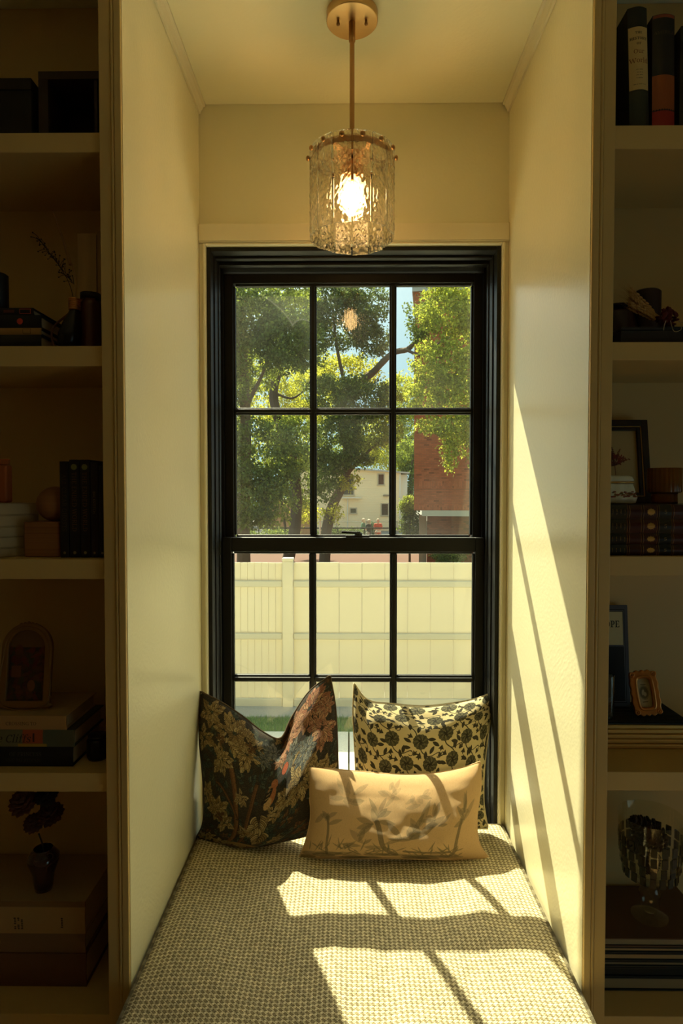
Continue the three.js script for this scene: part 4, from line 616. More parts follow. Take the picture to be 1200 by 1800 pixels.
// ---- left bookcase, third shelf
{
  const y = LL[2] + 0.0004, z = 0.555;
  const told = [[105.5, 121, 811, 'ALL CLEAR GHOSTS', 0, 'black paperback beside the wooden sphere, first of the standing row', '#46382a'], [122.2, 140, 808, 'THE ENDED WORLD', 1, 'black paperback with a pale green dot, left of the matching pair', '#6a4c2a'], [141, 158.4, 808, 'THE ENDED WORLD', 1, 'black paperback with a pale green dot, right of the matching pair', '#6a4c2a'], [159.4, 172.4, 813, 'BACKSTITCH', 0, 'dark brown paperback with plain capitals, right of the matching pair', '#7a6a3a'], [173.2, 186, 818, '', 0, 'dark paperback at the right end of the standing row', '#4a4a3a']];
  told.forEach(([a, b, top, text, dot, label, ink], i) => {
    const xa = at(a, 900, z).x, xb = Math.min(at(b, 900, z).x, -0.4625);
    makeBook('book', label, { pos: V((xa + xb) / 2, y, z), w: xb - xa - 0.0004, h: at(130, top, z).y - y, d: 0.12, cover: i === 3 ? rgb(0.02, 0.012, 0.008) : rgb(0.009, 0.008, 0.007), round: 0.0015, gloss: 0.45, fine: 0.9,
      spine: (c, W, H, r) => { c.fillStyle = i === 3 ? '#1c140e' : '#100e0c'; c.fillRect(0, 0, W, H); if (dot) { c.fillStyle = '#7a7a40'; c.beginPath(); c.arc(W / 2, H * 0.075, W * 0.3, 0, 7); c.fill(); } if (text) write(c, text, W / 2, H * (i === 3 ? 0.42 : 0.43), i === 3 ? W * 0.5 : Math.min(W * 0.72, H * 0.062), ink, Math.PI / 2, i === 3 ? 'sans-serif' : 'serif'); c.fillStyle = '#8a7a58'; c.beginPath(); c.arc(W * 0.5, H * 0.95, W * 0.16, 0, 7); c.fill(); } });
  });
  const zc = 0.515, a = at(58, 980, zc), b = at(118, 980, zc), s = b.x - a.x, hc = at(80, 916, zc).y - y;
  const wood = canvasTexture(128, 128, (c, W, H) => { const r = random(6); c.fillStyle = '#a8703c'; c.fillRect(0, 0, W, H); for (let i = 0; i < 90; i++) { c.fillStyle = `rgba(90,50,20,${r() * 0.14})`; c.fillRect(0, r() * H, W, 1 + r() * 2); } }, true, [8, 8]);
  const wm = mat(rgb(0.85, 0.8, 0.75), 0.55, { map: wood });
  let t = thing('wooden_bookend', 'pale wooden cube bookend topped by a ball', 'bookend', V(a.x + s / 2, y, zc)); part('cube', slab(-s / 2, s / 2, 0, hc, -s / 2, s / 2, 0.003), wm, t);
  const R = (at(66 + 61, 883, zc).x - at(66, 883, zc).x) / 2; part('sphere', new THREE.SphereGeometry(R, 40, 28).translate(at(97, 883, zc).x - (a.x + s / 2), hc + R - 0.0006, 0), wm, t);
  // a short stack of cream notebooks turned to one corner
  let yy = y; const zk = 0.535, rows = [962, 943, 925, 905, 884], told2 = ['bottommost', 'second', 'middle', 'fourth', 'topmost'];
  rows.forEach((p, i) => { const y1 = at(20, p, zk).y, th = y1 - yy - 0.0005, n = thing('notebook', `cream notebook in the short stack beside the wooden cube, ${told2[i]} of five`, 'notebook', V(at(20, 900, zk).x - 0.022, yy, zk - 0.026)); const m = mat(rgb(0.44, 0.32, 0.17), 0.8);
    part('cover', [slab(-0.042, 0.042, 0, 0.0018, -0.042, 0.042, 0.0006), slab(-0.042, 0.042, th - 0.0018, th, -0.042, 0.042, 0.0006), slab(-0.042, 0.042, 0.0018, th - 0.0018, 0.039, 0.042)], m, n); part('pages', slab(-0.041, 0.041, 0.002, th - 0.002, -0.041, 0.0388), mat(rgb(0.48, 0.36, 0.20), 0.9), n); n.rotation.y = -0.62; yy = y1; });
  t = thing('paper_bag', 'small orange paper packet standing on the cream notebooks', 'packet', V(at(-14, 880, zk).x, yy + 0.0004, zk - 0.02)); const ph = at(0, 806, zk).y - yy; part('body', [slab(-0.024, 0.024, 0, ph * 0.86, -0.012, 0.012, 0.004)], mat(rgb(0.42, 0.10, 0.02), 0.7), t); part('fold', slab(-0.0245, 0.0245, ph * 0.86 + 0.0003, ph, -0.004, 0.004, 0.002), mat(rgb(0.46, 0.12, 0.02), 0.7), t);
}
// ---- left bookcase, fourth shelf
{
  let y = LL[3] + 0.0004; const z = onLevel(60, 1347.5, LL[3]).z, x0 = at(-80, 1300, z).x;
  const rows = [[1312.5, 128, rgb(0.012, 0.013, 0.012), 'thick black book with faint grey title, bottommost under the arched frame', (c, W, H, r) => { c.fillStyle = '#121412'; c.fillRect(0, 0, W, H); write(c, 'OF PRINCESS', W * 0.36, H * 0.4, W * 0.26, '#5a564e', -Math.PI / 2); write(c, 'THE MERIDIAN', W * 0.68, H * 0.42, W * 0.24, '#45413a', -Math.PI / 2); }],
    [1282.5, 131, rgb(0.06, 0.065, 0.05), 'grey-green book lettered in italic with an orange block', (c, W, H) => { c.fillStyle = '#6f6a4a'; c.fillRect(0, 0, W, H); c.fillStyle = '#565a48'; c.fillRect(0, 0, W, H * 0.26); c.fillStyle = '#a8502a'; c.fillRect(0, H * 0.26, W * 0.8, H * 0.17); c.fillStyle = '#3a1c10'; c.fillRect(W * 0.2, H * 0.33, W * 0.5, H * 0.015); c.fillStyle = '#b08a2a'; c.fillRect(W * 0.82, H * 0.23, W * 0.18, H * 0.24); write(c, 'The Cliffs', W * 0.52, H * 0.56, W * 0.62, '#1e1a12', -Math.PI / 2, 'serif', 'italic'); }],
    [1258, 117, rgb(0.46, 0.32, 0.17), 'tan book with small dark capitals, topmost under the arched frame', (c, W, H, r) => { c.fillStyle = '#b48a58'; c.fillRect(0, 0, W, H); write(c, 'CROSSING TO', W * 0.55, H * 0.4, W * 0.34, '#4a3420', -Math.PI / 2); }]];
  rows.forEach(([p, right, cov, label, draw], i) => { const y1 = at(60, p, z).y; flatBook('book', label, { x: x0, y, z, thick: y1 - y - 0.0003, len: at(right, 1300, z).x - x0, d: 0.145, cover: cov, round: 0.002, spine: draw, fine: 1.2 }); y = y1; });
  y += 0.0003;
  const zf = 0.515, c = at(45, 1250, zf), w = 0.098 * 1.0, h = at(45, 1098, zf - 0.02).y - y;
  let t = thing('picture_frame', 'arched antique gold frame with a dim painting, on the lying books', 'picture', V(c.x, y, zf));
  const arch = (i) => { const s = new THREE.Shape(), a = w / 2 - i, ya = h - w / 2; s.moveTo(-a, i); s.lineTo(a, i); s.lineTo(a, ya); s.absarc(0, ya, a, 0, Math.PI, false); s.lineTo(-a, i); return s; };
  const gold = mat(rgb(0.30, 0.17, 0.06), 0.5, { metalness: 0.8 }), o = arch(0); o.holes.push(new THREE.Path(arch(0.011).getPoints(24)));
  part('frame', new THREE.ExtrudeGeometry(o, { depth: 0.007, bevelEnabled: true, bevelSize: 0.0015, bevelThickness: 0.002, bevelSegments: 2, curveSegments: 28 }).translate(0, 0.0015, 0), gold, t);
  { const pts = arch(0.0055).getPoints(28).map((p) => V(p.x, p.y + 0.0015, 0.0095)); part('beading', tube(pts.slice(0, -1), 0.0016, 120, 7, true), gold, t); }
  part('crest', [0, 1, 2, 3, 4].map((k) => new THREE.SphereGeometry(0.0042, 10, 8).scale(1, 1, 0.6).translate((k - 2) * 0.0075, h + 0.002 - Math.abs(k - 2) * 0.0016, 0.005)), gold, t);
  for (const s of [-1, 1]) part('foot', [new THREE.SphereGeometry(0.006, 12, 9).scale(1, 0.8, 0.7).translate(s * (w / 2 + 0.001), 0.006, 0.005), new THREE.SphereGeometry(0.0045, 12, 9).scale(1, 1, 0.7).translate(s * (w / 2 + 0.001), 0.022, 0.005)], gold, t);
  const scene2 = canvasTexture(128, 192, (k, W, H) => { const r = random(2); k.fillStyle = '#2a1a10'; k.fillRect(0, 0, W, H); k.fillStyle = '#6a4a26'; k.fillRect(0, 0, W, H * 0.28); for (let i = 0; i < 240; i++) { k.fillStyle = `rgba(${40 + r() * 70},${22 + r() * 36},${12 + r() * 14},0.6)`; k.beginPath(); k.ellipse(r() * W, H * (0.3 + r() * 0.7), 4 + r() * 12, 3 + r() * 8, r() * 3, 0, 7); k.fill(); } k.fillStyle = '#6a3a1e'; k.fillRect(W * 0.18, H * 0.5, W * 0.2, H * 0.14); k.fillStyle = '#7a4a20'; k.beginPath(); k.ellipse(W * 0.6, H * 0.74, W * 0.08, H * 0.07, 0, 0, 7); k.fill(); });
  const pg = new THREE.ExtrudeGeometry(arch(0.009), { depth: 0.002, bevelEnabled: false, curveSegments: 24 }).translate(0, 0.0015, 0.0005); { const p = pg.attributes.position, u = pg.attributes.uv; for (let i = 0; i < p.count; i++) u.setXY(i, p.getX(i) / w + 0.5, p.getY(i) / h); }
  part('painting', pg, mat(rgb(1, 1, 1), 0.6, { map: scene2 }), t); t.rotation.x = -0.14; t.position.y += 0.002;
  const zj = 0.515, jy = LL[3] + 0.0004, jx = at(172, 1345, zj).x, jh = at(170, 1290, zj).y - jy;
  t = thing('jar', 'small dark jar beside the lying books at the side panel', 'jar', V(Math.min(jx, -0.486), jy, zj)); part('body', lathe([[0, 0], [0.018, 0], [0.0205, 0.005], [0.0205, jh * 0.78], [0.017, jh * 0.86], [0, jh * 0.86]], 32), mat(rgb(0.012, 0.008, 0.006), 0.2), t); part('lid', lathe([[0, jh * 0.863], [0.018, jh * 0.863], [0.018, jh], [0, jh]], 32), mat(rgb(0.015, 0.010, 0.007), 0.3), t);
}
// ---- left bookcase, bottom shelf
{
  let y = LL[4] + 0.0004; const z = onLevel(70, 1734, LL[4]).z, x0 = at(-90, 1700, z).x;
  const rows = [[1676, 152, rgb(0.16, 0.075, 0.032), 'wide brown cloth book, bottommost of the big stack on the left', null], [1641, 150, rgb(0.24, 0.135, 0.06), 'tan cloth book in the middle of the big stack on the left', null], [1584, 151, rgb(0.50, 0.36, 0.19), 'thick cream book with small dark lettering, topmost of the big left stack', (c, W, H, r) => { c.fillStyle = '#b8925c'; c.fillRect(0, 0, W, H); c.fillStyle = '#8a683c'; c.fillRect(0, 0, W * 0.16, H); for (const m of [0.16, 0.45, 0.475, 0.50, 0.78, 0.80]) scribble(c, W * 0.48, H * m, W * 0.36, 8, '#2e2214', r); c.fillStyle = '#2e2214'; c.beginPath(); c.arc(W * 0.66, H * 0.63, 5, 0, 7); c.fill(); for (const m of [0.87, 0.9]) scribble(c, W * 0.5, H * m, W * 0.34, 8, '#2e2214', r); }]];
  rows.forEach(([p, right, cov, label, draw], i) => { const y1 = at(60, p, z).y; flatBook('book', label, { x: x0, y, z: i === 1 ? z - 0.003 : z, thick: y1 - y - 0.0005, len: at(right, 1700, z).x - x0, d: 0.165, cover: cov, gloss: 0.75, round: 0.003, spine: draw, fine: 1.2 }); y = y1; });
  y += 0.0004;
  const c = onLevel(77, 1562, y), H = at(77, 1490, c.z).y - y, R = (at(104, 1530, c.z).x - at(52, 1530, c.z).x) / 2;
  let t = thing('bud_vase', 'dark glass vase holding a dried chrysanthemum on the big left book stack', 'vase', V(c.x, y, c.z));
  part('body', lathe([[0, 0], [R * 0.55, 0], [R * 0.6, H * 0.1], [R * 0.7, H * 0.4], [R * 0.98, H * 0.68], [R, H * 0.82], [R * 0.7, H * 0.95], [R * 0.55, H * 0.96], [R * 0.6, H]], 40), mat(rgb(0.05, 0.016, 0.012), 0.12, { clearcoat: 0.7 }), t);
  const stemTop = at(68, 1465, c.z).sub(t.position);
  part('stem', tube([V(0, H * 0.5, 0), V(0, H, 0), stemTop], 0.0016, 12, 6), mat(rgb(0.06, 0.05, 0.02), 0.8), t);
  const bloom = (px, py, rad, col, seed) => { const r = random(seed), ctr = at(px, py, c.z).sub(t.position), gs = []; for (let k = 0; k < 4; k++) for (let i = 0; i < 15; i++) { const el = 0.1 + k * 0.38; gs.push(new THREE.SphereGeometry(rad * 0.5, 8, 6).scale(1, 0.2, 0.5).translate(rad * 0.5, 0, 0).rotateZ(el + (r() - 0.5) * 0.3).rotateY(i / 15 * 6.283 + k * 0.2)); } part('bloom', join(gs).rotateX(0.7).translate(ctr.x, ctr.y, ctr.z), mat(col, 0.85), t); };
  bloom(42, 1412, 0.030, rgb(0.16, 0.06, 0.03), 3); bloom(90, 1432, 0.028, rgb(0.10, 0.035, 0.02), 4); bloom(82, 1400, 0.024, rgb(0.03, 0.022, 0.015), 6); bloom(60, 1448, 0.022, rgb(0.12, 0.05, 0.03), 8);
  part('ribbon', [tube([V(-R * 0.55, H * 0.9, R * 0.3), V(0, H * 0.86, R * 0.95), V(R * 0.6, H * 0.9, R * 0.5)], 0.0012, 14, 6), new THREE.TorusGeometry(0.006, 0.0011, 7, 20).translate(R * 0.7, H * 0.9, R * 0.5)], mat(rgb(0.10, 0.04, 0.02), 0.8), t);
}

// ---------------------------------------------------------------- outside: yard, fence
const Z = (dist) => camera.position.z - dist;   // distance from the camera to a world z
const YARD = EYE - 2.687, STREET = EYE - 3.27;
{
  const speck = grainTexture(256, [0.8, 0.8], (u, v) => 0.8 + 0.12 * tiled(u, v, 14) + 0.1 * tiled(u, v, 40, 4));
  structure('path_concrete', [-3, -2, -1, 0, 1, 2].flatMap((i) => [slab(i * 2, i * 2 + 1.985, YARD - 0.5, YARD, Z(4.42), -0.2, 0.006), slab(i * 2, i * 2 + 1.985, YARD - 0.5, YARD, Z(7.0), Z(4.435), 0.006)]), mat(rgb(0.72, 0.69, 0.56), 0.9, { map: speck }));
  structure('lawn', slab(-6, 6, YARD - 0.5, YARD - 0.01, Z(7.46), Z(7.005)), mat(rgb(0.08, 0.15, 0.03), 0.95));
  structure('kerb', slab(-6, 6, YARD - 0.5, YARD + 0.005, Z(8.4), Z(7.465), 0.01), mat(rgb(0.40, 0.38, 0.32), 0.9, { map: speck }));
  // grass on the strip
  const blade = new THREE.BufferGeometry(); blade.setAttribute('position', new THREE.Float32BufferAttribute([-0.003, 0, 0, 0.003, 0, 0, 0.002, 0.03, 0.004, -0.002, 0.03, 0.004, 0.001, 0.055, 0.014], 3)); blade.setIndex([0, 1, 2, 0, 2, 3, 3, 2, 4]); blade.computeVertexNormals();
  const n = 9000, g = new THREE.InstancedMesh(blade, mat(rgb(0.13, 0.24, 0.05), 1, { transmission: 0.35, thickness: 0 }), n), r = random(50), m = new THREE.Matrix4(), q = new THREE.Quaternion(), e = new THREE.Euler();
  for (let i = 0; i < n; i++) { q.setFromEuler(e.set((r() - 0.5) * 0.7, r() * 6.28, 0)); m.compose(V(-2.6 + r() * 5.2, YARD - 0.012, Z(7.44) + r() * 0.42), q, V(1, 0.6 + r() * 0.7, 1)); g.setMatrixAt(i, m); }
  g.name = 'grass'; g.userData = { kind: 'stuff', label: 'strip of short green grass along the foot of the vinyl fence', category: 'grass' }; shade(g); scene.add(g);
  structure('ground_garden', slab(-60, 60, STREET - 0.4, STREET, Z(34), Z(8.4)), mat(rgb(0.13, 0.055, 0.032), 0.95, { map: speck }));
  structure('road', slab(-90, 90, STREET - 0.4, STREET - 0.01, Z(150), Z(34)), mat(rgb(0.20, 0.19, 0.16), 0.95, { map: speck }));
}
{
  const zf = Z(7.86), t = thing('vinyl_fence', 'cream white vinyl privacy fence of upright boards between posts', 'fence', [0, YARD, zf]);
  const vinyl = mat(rgb(0.66, 0.595, 0.43), 0.9, { transmission: 0.36, thickness: 0 });
  const px = (p) => at(p, 1000, zf).x, h = (p) => at(600, p, zf).y - YARD, top = h(989), y0 = h(1243);
  const post = [px(506) - 2.44, px(506), px(506) + 2.44, px(506) + 4.88], pw = 0.066;
  for (const x of post) { part('post', slab(x - pw, x + pw, 0.001, h(986), -pw, pw, 0.006), vinyl, t); part('post_cap', slab(x - pw - 0.006, x + pw + 0.006, h(986) + 0.0005, h(980.5), -pw - 0.006, pw + 0.006, 0.012), vinyl, t); }
  for (let k = 0; k < 3; k++) {
    const a = post[k] + pw + 0.004, b = post[k + 1] - pw - 0.004, r = random(60 + k), pitch = k === 0 ? 0.0875 : 0.30, n = Math.round((b - a) / pitch), w = (b - a) / n;
    for (let i = 0; i < n; i++) part('board', slab(a + w * i + 0.0016, a + w * (i + 1) - 0.0016, y0 + 0.02, top + (r() - 0.5) * 0.004, -0.018, 0.004 + (r() - 0.5) * 0.003, 0.003), vinyl, t);
    for (const [p0, p1] of [[1020, 1032], [1112, 1123.5], [1226, 1243]]) part('rail', slab(a - 0.003, b + 0.003, h(p1), h(p0), 0.0062, 0.045, 0.02), vinyl, t);
  }
}
// ---------------------------------------------------------------- white clapboard house
{
  const D = 55, zf = Z(D), a = at(704, 880, zf), b = at(520, 880, zf), roofL = at(630, 822, zf).y, roofR = at(704, 832, zf).y;
  const t = thing('clapboard_house', 'cream clapboard house with dark windows beyond the railing', 'house', V((a.x + b.x) / 2, STREET, zf)), L = (px, py) => { const q = at(px, py, zf); return [q.x - t.position.x, q.y - STREET]; };
  const siding = mat(rgb(0.93, 0.76, 0.44), 0.85), white = mat(rgb(0.74, 0.70, 0.56), 0.8), glassM = mat(rgb(0.03, 0.03, 0.025), 0.15), frameM = mat(rgb(0.50, 0.42, 0.27), 0.7);
  const [xr, yr] = L(704, 832), [xl] = L(520, 860), [, yl] = L(600, 818), depth = 9;
  const body = new THREE.Shape([[xl, 0], [xr, 0], [xr, yr], [xl * 0.4 + xr * 0.6, (yl * 0.6 + yr * 0.4)], [xl, yl]].map(([x, y]) => new THREE.Vector2(x, y)));
  part('wall', metricUV(new THREE.ExtrudeGeometry(body, { depth, bevelEnabled: false }).translate(0, 0, -depth)), siding, t);
  const laps = []; for (let y = 0.1; y < yr - 0.05; y += 0.14) { const s = new THREE.BoxGeometry(xr - xl, 0.132, 0.03).rotateX(-0.10).translate((xr + xl) / 2, y + 0.07, 0.012); laps.push(s); }
  laps.forEach((g) => part('board', g, siding, t));
  part('gable_side', slab(xr + 0.001, xr + 0.62, 0, yr - 0.1, -depth * 0.7, -0.4), white, t);
  part('corner_board', slab(xr - 0.14, xr + 0.01, 0, yr, 0.001, 0.05), white, t);
  part('roof', metricUV(new THREE.ExtrudeGeometry(new THREE.Shape([[xl - 0.2, yl + 0.02], [xr + 0.75, yr - 0.03], [xr + 0.75, yr + 0.1], [xl - 0.2, yl + 0.16]].map(([x, y]) => new THREE.Vector2(x, y))), { depth: depth + 0.5, bevelEnabled: false }).translate(0, 0, -depth - 0.2)), mat(rgb(0.50, 0.46, 0.38), 0.9), t);
  for (const [x0, x1, y0, y1, sash] of [[604, 621, 837, 869.5, 1], [665, 674, 834, 851.5, 0], [616, 625.5, 894, 901.5, 0], [670.5, 681.5, 886, 905.5, 0]]) {
    const [a0, b0] = L(x0, y1), [a1, b1] = L(x1, y0), w = new THREE.Group(); w.name = 'window'; t.add(w);
    part('window_frame', [slab(a0 - 0.09, a0, b0 - 0.1, b1 + 0.09, 0.03, 0.1), slab(a1, a1 + 0.09, b0 - 0.1, b1 + 0.09, 0.03, 0.1), slab(a0, a1, b1, b1 + 0.09, 0.03, 0.1), slab(a0 - 0.12, a1 + 0.12, b0 - 0.1, b0, 0.03, 0.14)], frameM, w);
    if (sash) { const m = (b0 * 0.5 + b1 * 0.5); part('pane', slab(a0, a1, b0, m - 0.03, 0.032, 0.05), glassM, w); part('pane', slab(a0, a1, m + 0.03, b1, 0.032, 0.05), glassM, w); part('meeting_rail', slab(a0, a1, m - 0.0299, m + 0.0299, 0.032, 0.06), frameM, w); } else part('pane', slab(a0, a1, b0, b1, 0.032, 0.05), glassM, w);
  }
  const [sx0, sy0] = L(600, 876), [sx1, sy1] = L(634, 874); part('ledge', slab(sx0, sx1, sy0, sy1, 0.05, 0.45), white, t);
  const [vx0, vy0] = L(673, 872.5), [vx1, vy1] = L(683, 869.5); part('vent_hood', slab(vx0, vx1, vy0, vy1, 0.05, 0.3, 0.02), mat(rgb(0.25, 0.19, 0.11), 0.7), t);
  const [dx, dy] = L(611, 876); part('downpipe', cyl(0.045, 0.045, 0.05, dy, 10, dx, 0.08), white, t);
}
// ---------------------------------------------------------------- brick building
{
  const D = 27, zf = Z(D), xl = at(727.5, 800, zf).x, xr = xl + 9, yb = at(740, 897, zf).y, yt = EYE + 8.6, t = thing('brick_building', 'red brick building with a pale concrete band above a dark base', 'building', V(xl, STREET, zf)); t.rotation.y = -0.13;
  const W = 512, brickTex = canvasTexture(W, W, (c, w, h) => { const r = random(70); c.fillStyle = 'rgb(120,84,60)'; c.fillRect(0, 0, w, h); const rows = 24, bh = h / rows, cols = 8, bw = w / cols; for (let j = 0; j < rows; j++) for (let i = -1; i < cols; i++) { const d = r() < 0.05 ? -45 : 0, v = (r() - 0.5) * 26 + d; c.fillStyle = `rgb(${186 + v},${98 + v * 0.6},${54 + v * 0.5})`; c.fillRect(i * bw + (j % 2) * bw / 2 + 1, j * bh + 1, bw - 2, bh - 2.4); } });
  brickTex.repeat.set(1 / 1.7, 1 / 1.8);
  const sold = brickTex.clone(); sold.rotation = Math.PI / 2; sold.repeat.set(1 / 1.8, 1 / 1.7); sold.needsUpdate = true;
  const bm = mat(rgb(0.95, 0.90, 0.85), 0.9, { map: brickTex }), sm = mat(rgb(1, 0.94, 0.88), 0.9, { map: sold }), y = (v) => v - STREET;
  part('wall', slab(0, xr - xl, y(yb), y(yt), -8, 0), bm, t);
  const s0 = at(740, 858, zf).y, s1 = at(740, 846, zf).y; part('soldier_course', slab(0.001, xr - xl, y(s0), y(s1), 0.0005, 0.018), sm, t); part('soldier_course', slab(0.001, xr - xl, y(yb) + 0.001, y(at(740, 888, zf).y), 0.0005, 0.018), sm, t);
  const bx = at(741, 900, zf).x - xl, band = at(760, 907, zf).y; part('concrete_band', slab(bx, xr - xl, y(band), y(yb) - 0.001, -7.9, 0.06), mat(rgb(0.62, 0.55, 0.38), 0.9), t);
  part('base_wall', slab(at(750, 920, zf).x - xl, xr - xl, 0, y(band) - 0.001, -7.9, -0.25), mat(rgb(0.45, 0.40, 0.36), 0.9, { map: brickTex }), t);
  part('roof_edge', slab(-0.1, xr - xl, y(yt) + 0.001, y(yt) + 0.25, -8, 0.1), mat(rgb(0.5, 0.45, 0.35), 0.9), t);
  part('side_door', slab(at(735, 920, zf).x - xl, at(749, 920, zf).x - xl, 0, y(band) - 0.02, -2.2, -1.6), mat(rgb(0.40, 0.32, 0.2), 0.8), t);
}
// tan shed seen between the trunks on the left
{
  const D = 44, zf = Z(D), a = at(478, 930, zf), b = at(548, 930, zf), t = thing('shed', 'tan wooden shed half hidden by the left tree trunks', 'shed', V((a.x + b.x) / 2, STREET, zf)), w = b.x - a.x, h = at(500, 880, zf).y - STREET, n = 14;
  for (let i = 0; i < n; i++) part('board', slab(-w / 2 + w * i / n + 0.008, -w / 2 + w * (i + 1) / n - 0.008, 0, h, -0.03, 0.02), mat(rgb(0.46, 0.27, 0.12), 0.85), t);
  part('body', slab(-w / 2, w / 2, 0, h, -2, -0.031), mat(rgb(0.32, 0.18, 0.08), 0.85), t); part('roof', slab(-w / 2 - 0.15, w / 2 + 0.15, h + 0.001, h + 0.12, -2.1, 0.2), mat(rgb(0.2, 0.17, 0.13), 0.9), t);
}
// black metal railing along the road and wire fence behind
{
  const D = 35.5, zf = Z(D), h = at(600, 927, zf).y - STREET, t = thing('railing', 'low black metal railing in front of the three people', 'railing', V(at(640, 930, zf).x, STREET, zf)), iron = mat(rgb(0.02, 0.02, 0.017), 0.5);
  part('rail', slab(-6, 9, h - 0.08, h, -0.03, 0.03), iron, t); part('rail', slab(-6, 9, h - 0.55, h - 0.5, -0.02, 0.02), iron, t);
  for (let i = 0; i <= 10; i++) part('post', slab(-6 + i * 1.5 - 0.035, -6 + i * 1.5 + 0.035, 0, h - 0.0805, -0.03, 0.03), iron, t);
  const zw = Z(48), hw = at(600, 917, zw).y - STREET, k = thing('wire_fence', 'thin wire fence along the front of the cream house', 'fence', V(at(640, 930, zw).x, STREET, zw)), wire = mat(rgb(0.10, 0.09, 0.06), 0.6);
  part('top_wire', cyl(0.022, 0.022, -10, 8, 8).rotateZ(-Math.PI / 2).translate(0, hw, 0), wire, k); part('low_wire', cyl(0.014, 0.014, -10, 8, 8).rotateZ(-Math.PI / 2).translate(0, hw * 0.5, 0), wire, k);
  for (let i = 0; i < 8; i++) part('post', cyl(0.03, 0.03, 0, hw + 0.05, 8, -9 + i * 2.3), wire, k);
  const zb = Z(34.5), bp = at(562, 933, zb), bo = thing('bollard', 'thin white marker post beside the middle tree trunk', 'post', V(bp.x, STREET, zb)); part('body', cyl(0.05, 0.05, 0, at(562, 915, zb).y - STREET, 14), mat(rgb(0.8, 0.76, 0.62), 0.6), bo); part('cap', new THREE.SphereGeometry(0.05, 12, 8).translate(0, at(562, 915, zb).y - STREET, 0), mat(rgb(0.8, 0.76, 0.62), 0.6), bo);
}
// ---------------------------------------------------------------- three people on the far pavement
function surface(bones, cell, blend, pad = 0) {   // one smooth skin round tapered bones [a, b, ra, rb]
  const lo = V(1e9, 1e9, 1e9), hi = V(-1e9, -1e9, -1e9);
  for (const [a, b, ra, rb] of bones) for (const [p, r] of [[a, ra], [b, rb]]) { lo.min(p.clone().subScalar(r + pad)); hi.max(p.clone().addScalar(r + pad)); }
  lo.subScalar(cell * 3); hi.addScalar(cell * 3);
  const size = Math.max(hi.x - lo.x, hi.y - lo.y, hi.z - lo.z), res = Math.ceil(size / cell), mid = lo.clone().add(hi).multiplyScalar(0.5), mc = new MarchingCubes(res, M.black, false, false, 90000);
  const d = V(), ab = V();
  for (let z = 0; z < res; z++) for (let y = 0; y < res; y++) for (let x = 0; x < res; x++) {
    const p = V((x - res / 2) * cell, (y - res / 2) * cell, (z - res / 2) * cell).add(mid); let f = 1e3;
    for (const [a, b, ra, rb] of bones) { ab.copy(b).sub(a); const k = THREE.MathUtils.clamp(d.copy(p).sub(a).dot(ab) / (ab.lengthSq() || 1e-9), 0, 1), s = d.copy(a).addScaledVector(ab, k).distanceTo(p) - (ra + (rb - ra) * k) - pad, h = Math.max(blend - Math.abs(f - s), 0) / blend; f = Math.min(f, s) - h * h * blend * 0.25; }
    mc.field[x + y * res + z * res * res] = -f;
  }
  mc.isolation = 0; mc.update();
  const g = new THREE.BufferGeometry(), c = mc.count, s = cell * res / 2;
  g.setAttribute('position', new THREE.BufferAttribute(mc.positionArray.slice(0, c * 3), 3)); g.setAttribute('normal', new THREE.BufferAttribute(mc.normalArray.slice(0, c * 3), 3)); g.setAttribute('uv', new THREE.BufferAttribute(new Float32Array(c * 2), 2));
  return g.scale(s, s, s).translate(mid.x, mid.y, mid.z);
}
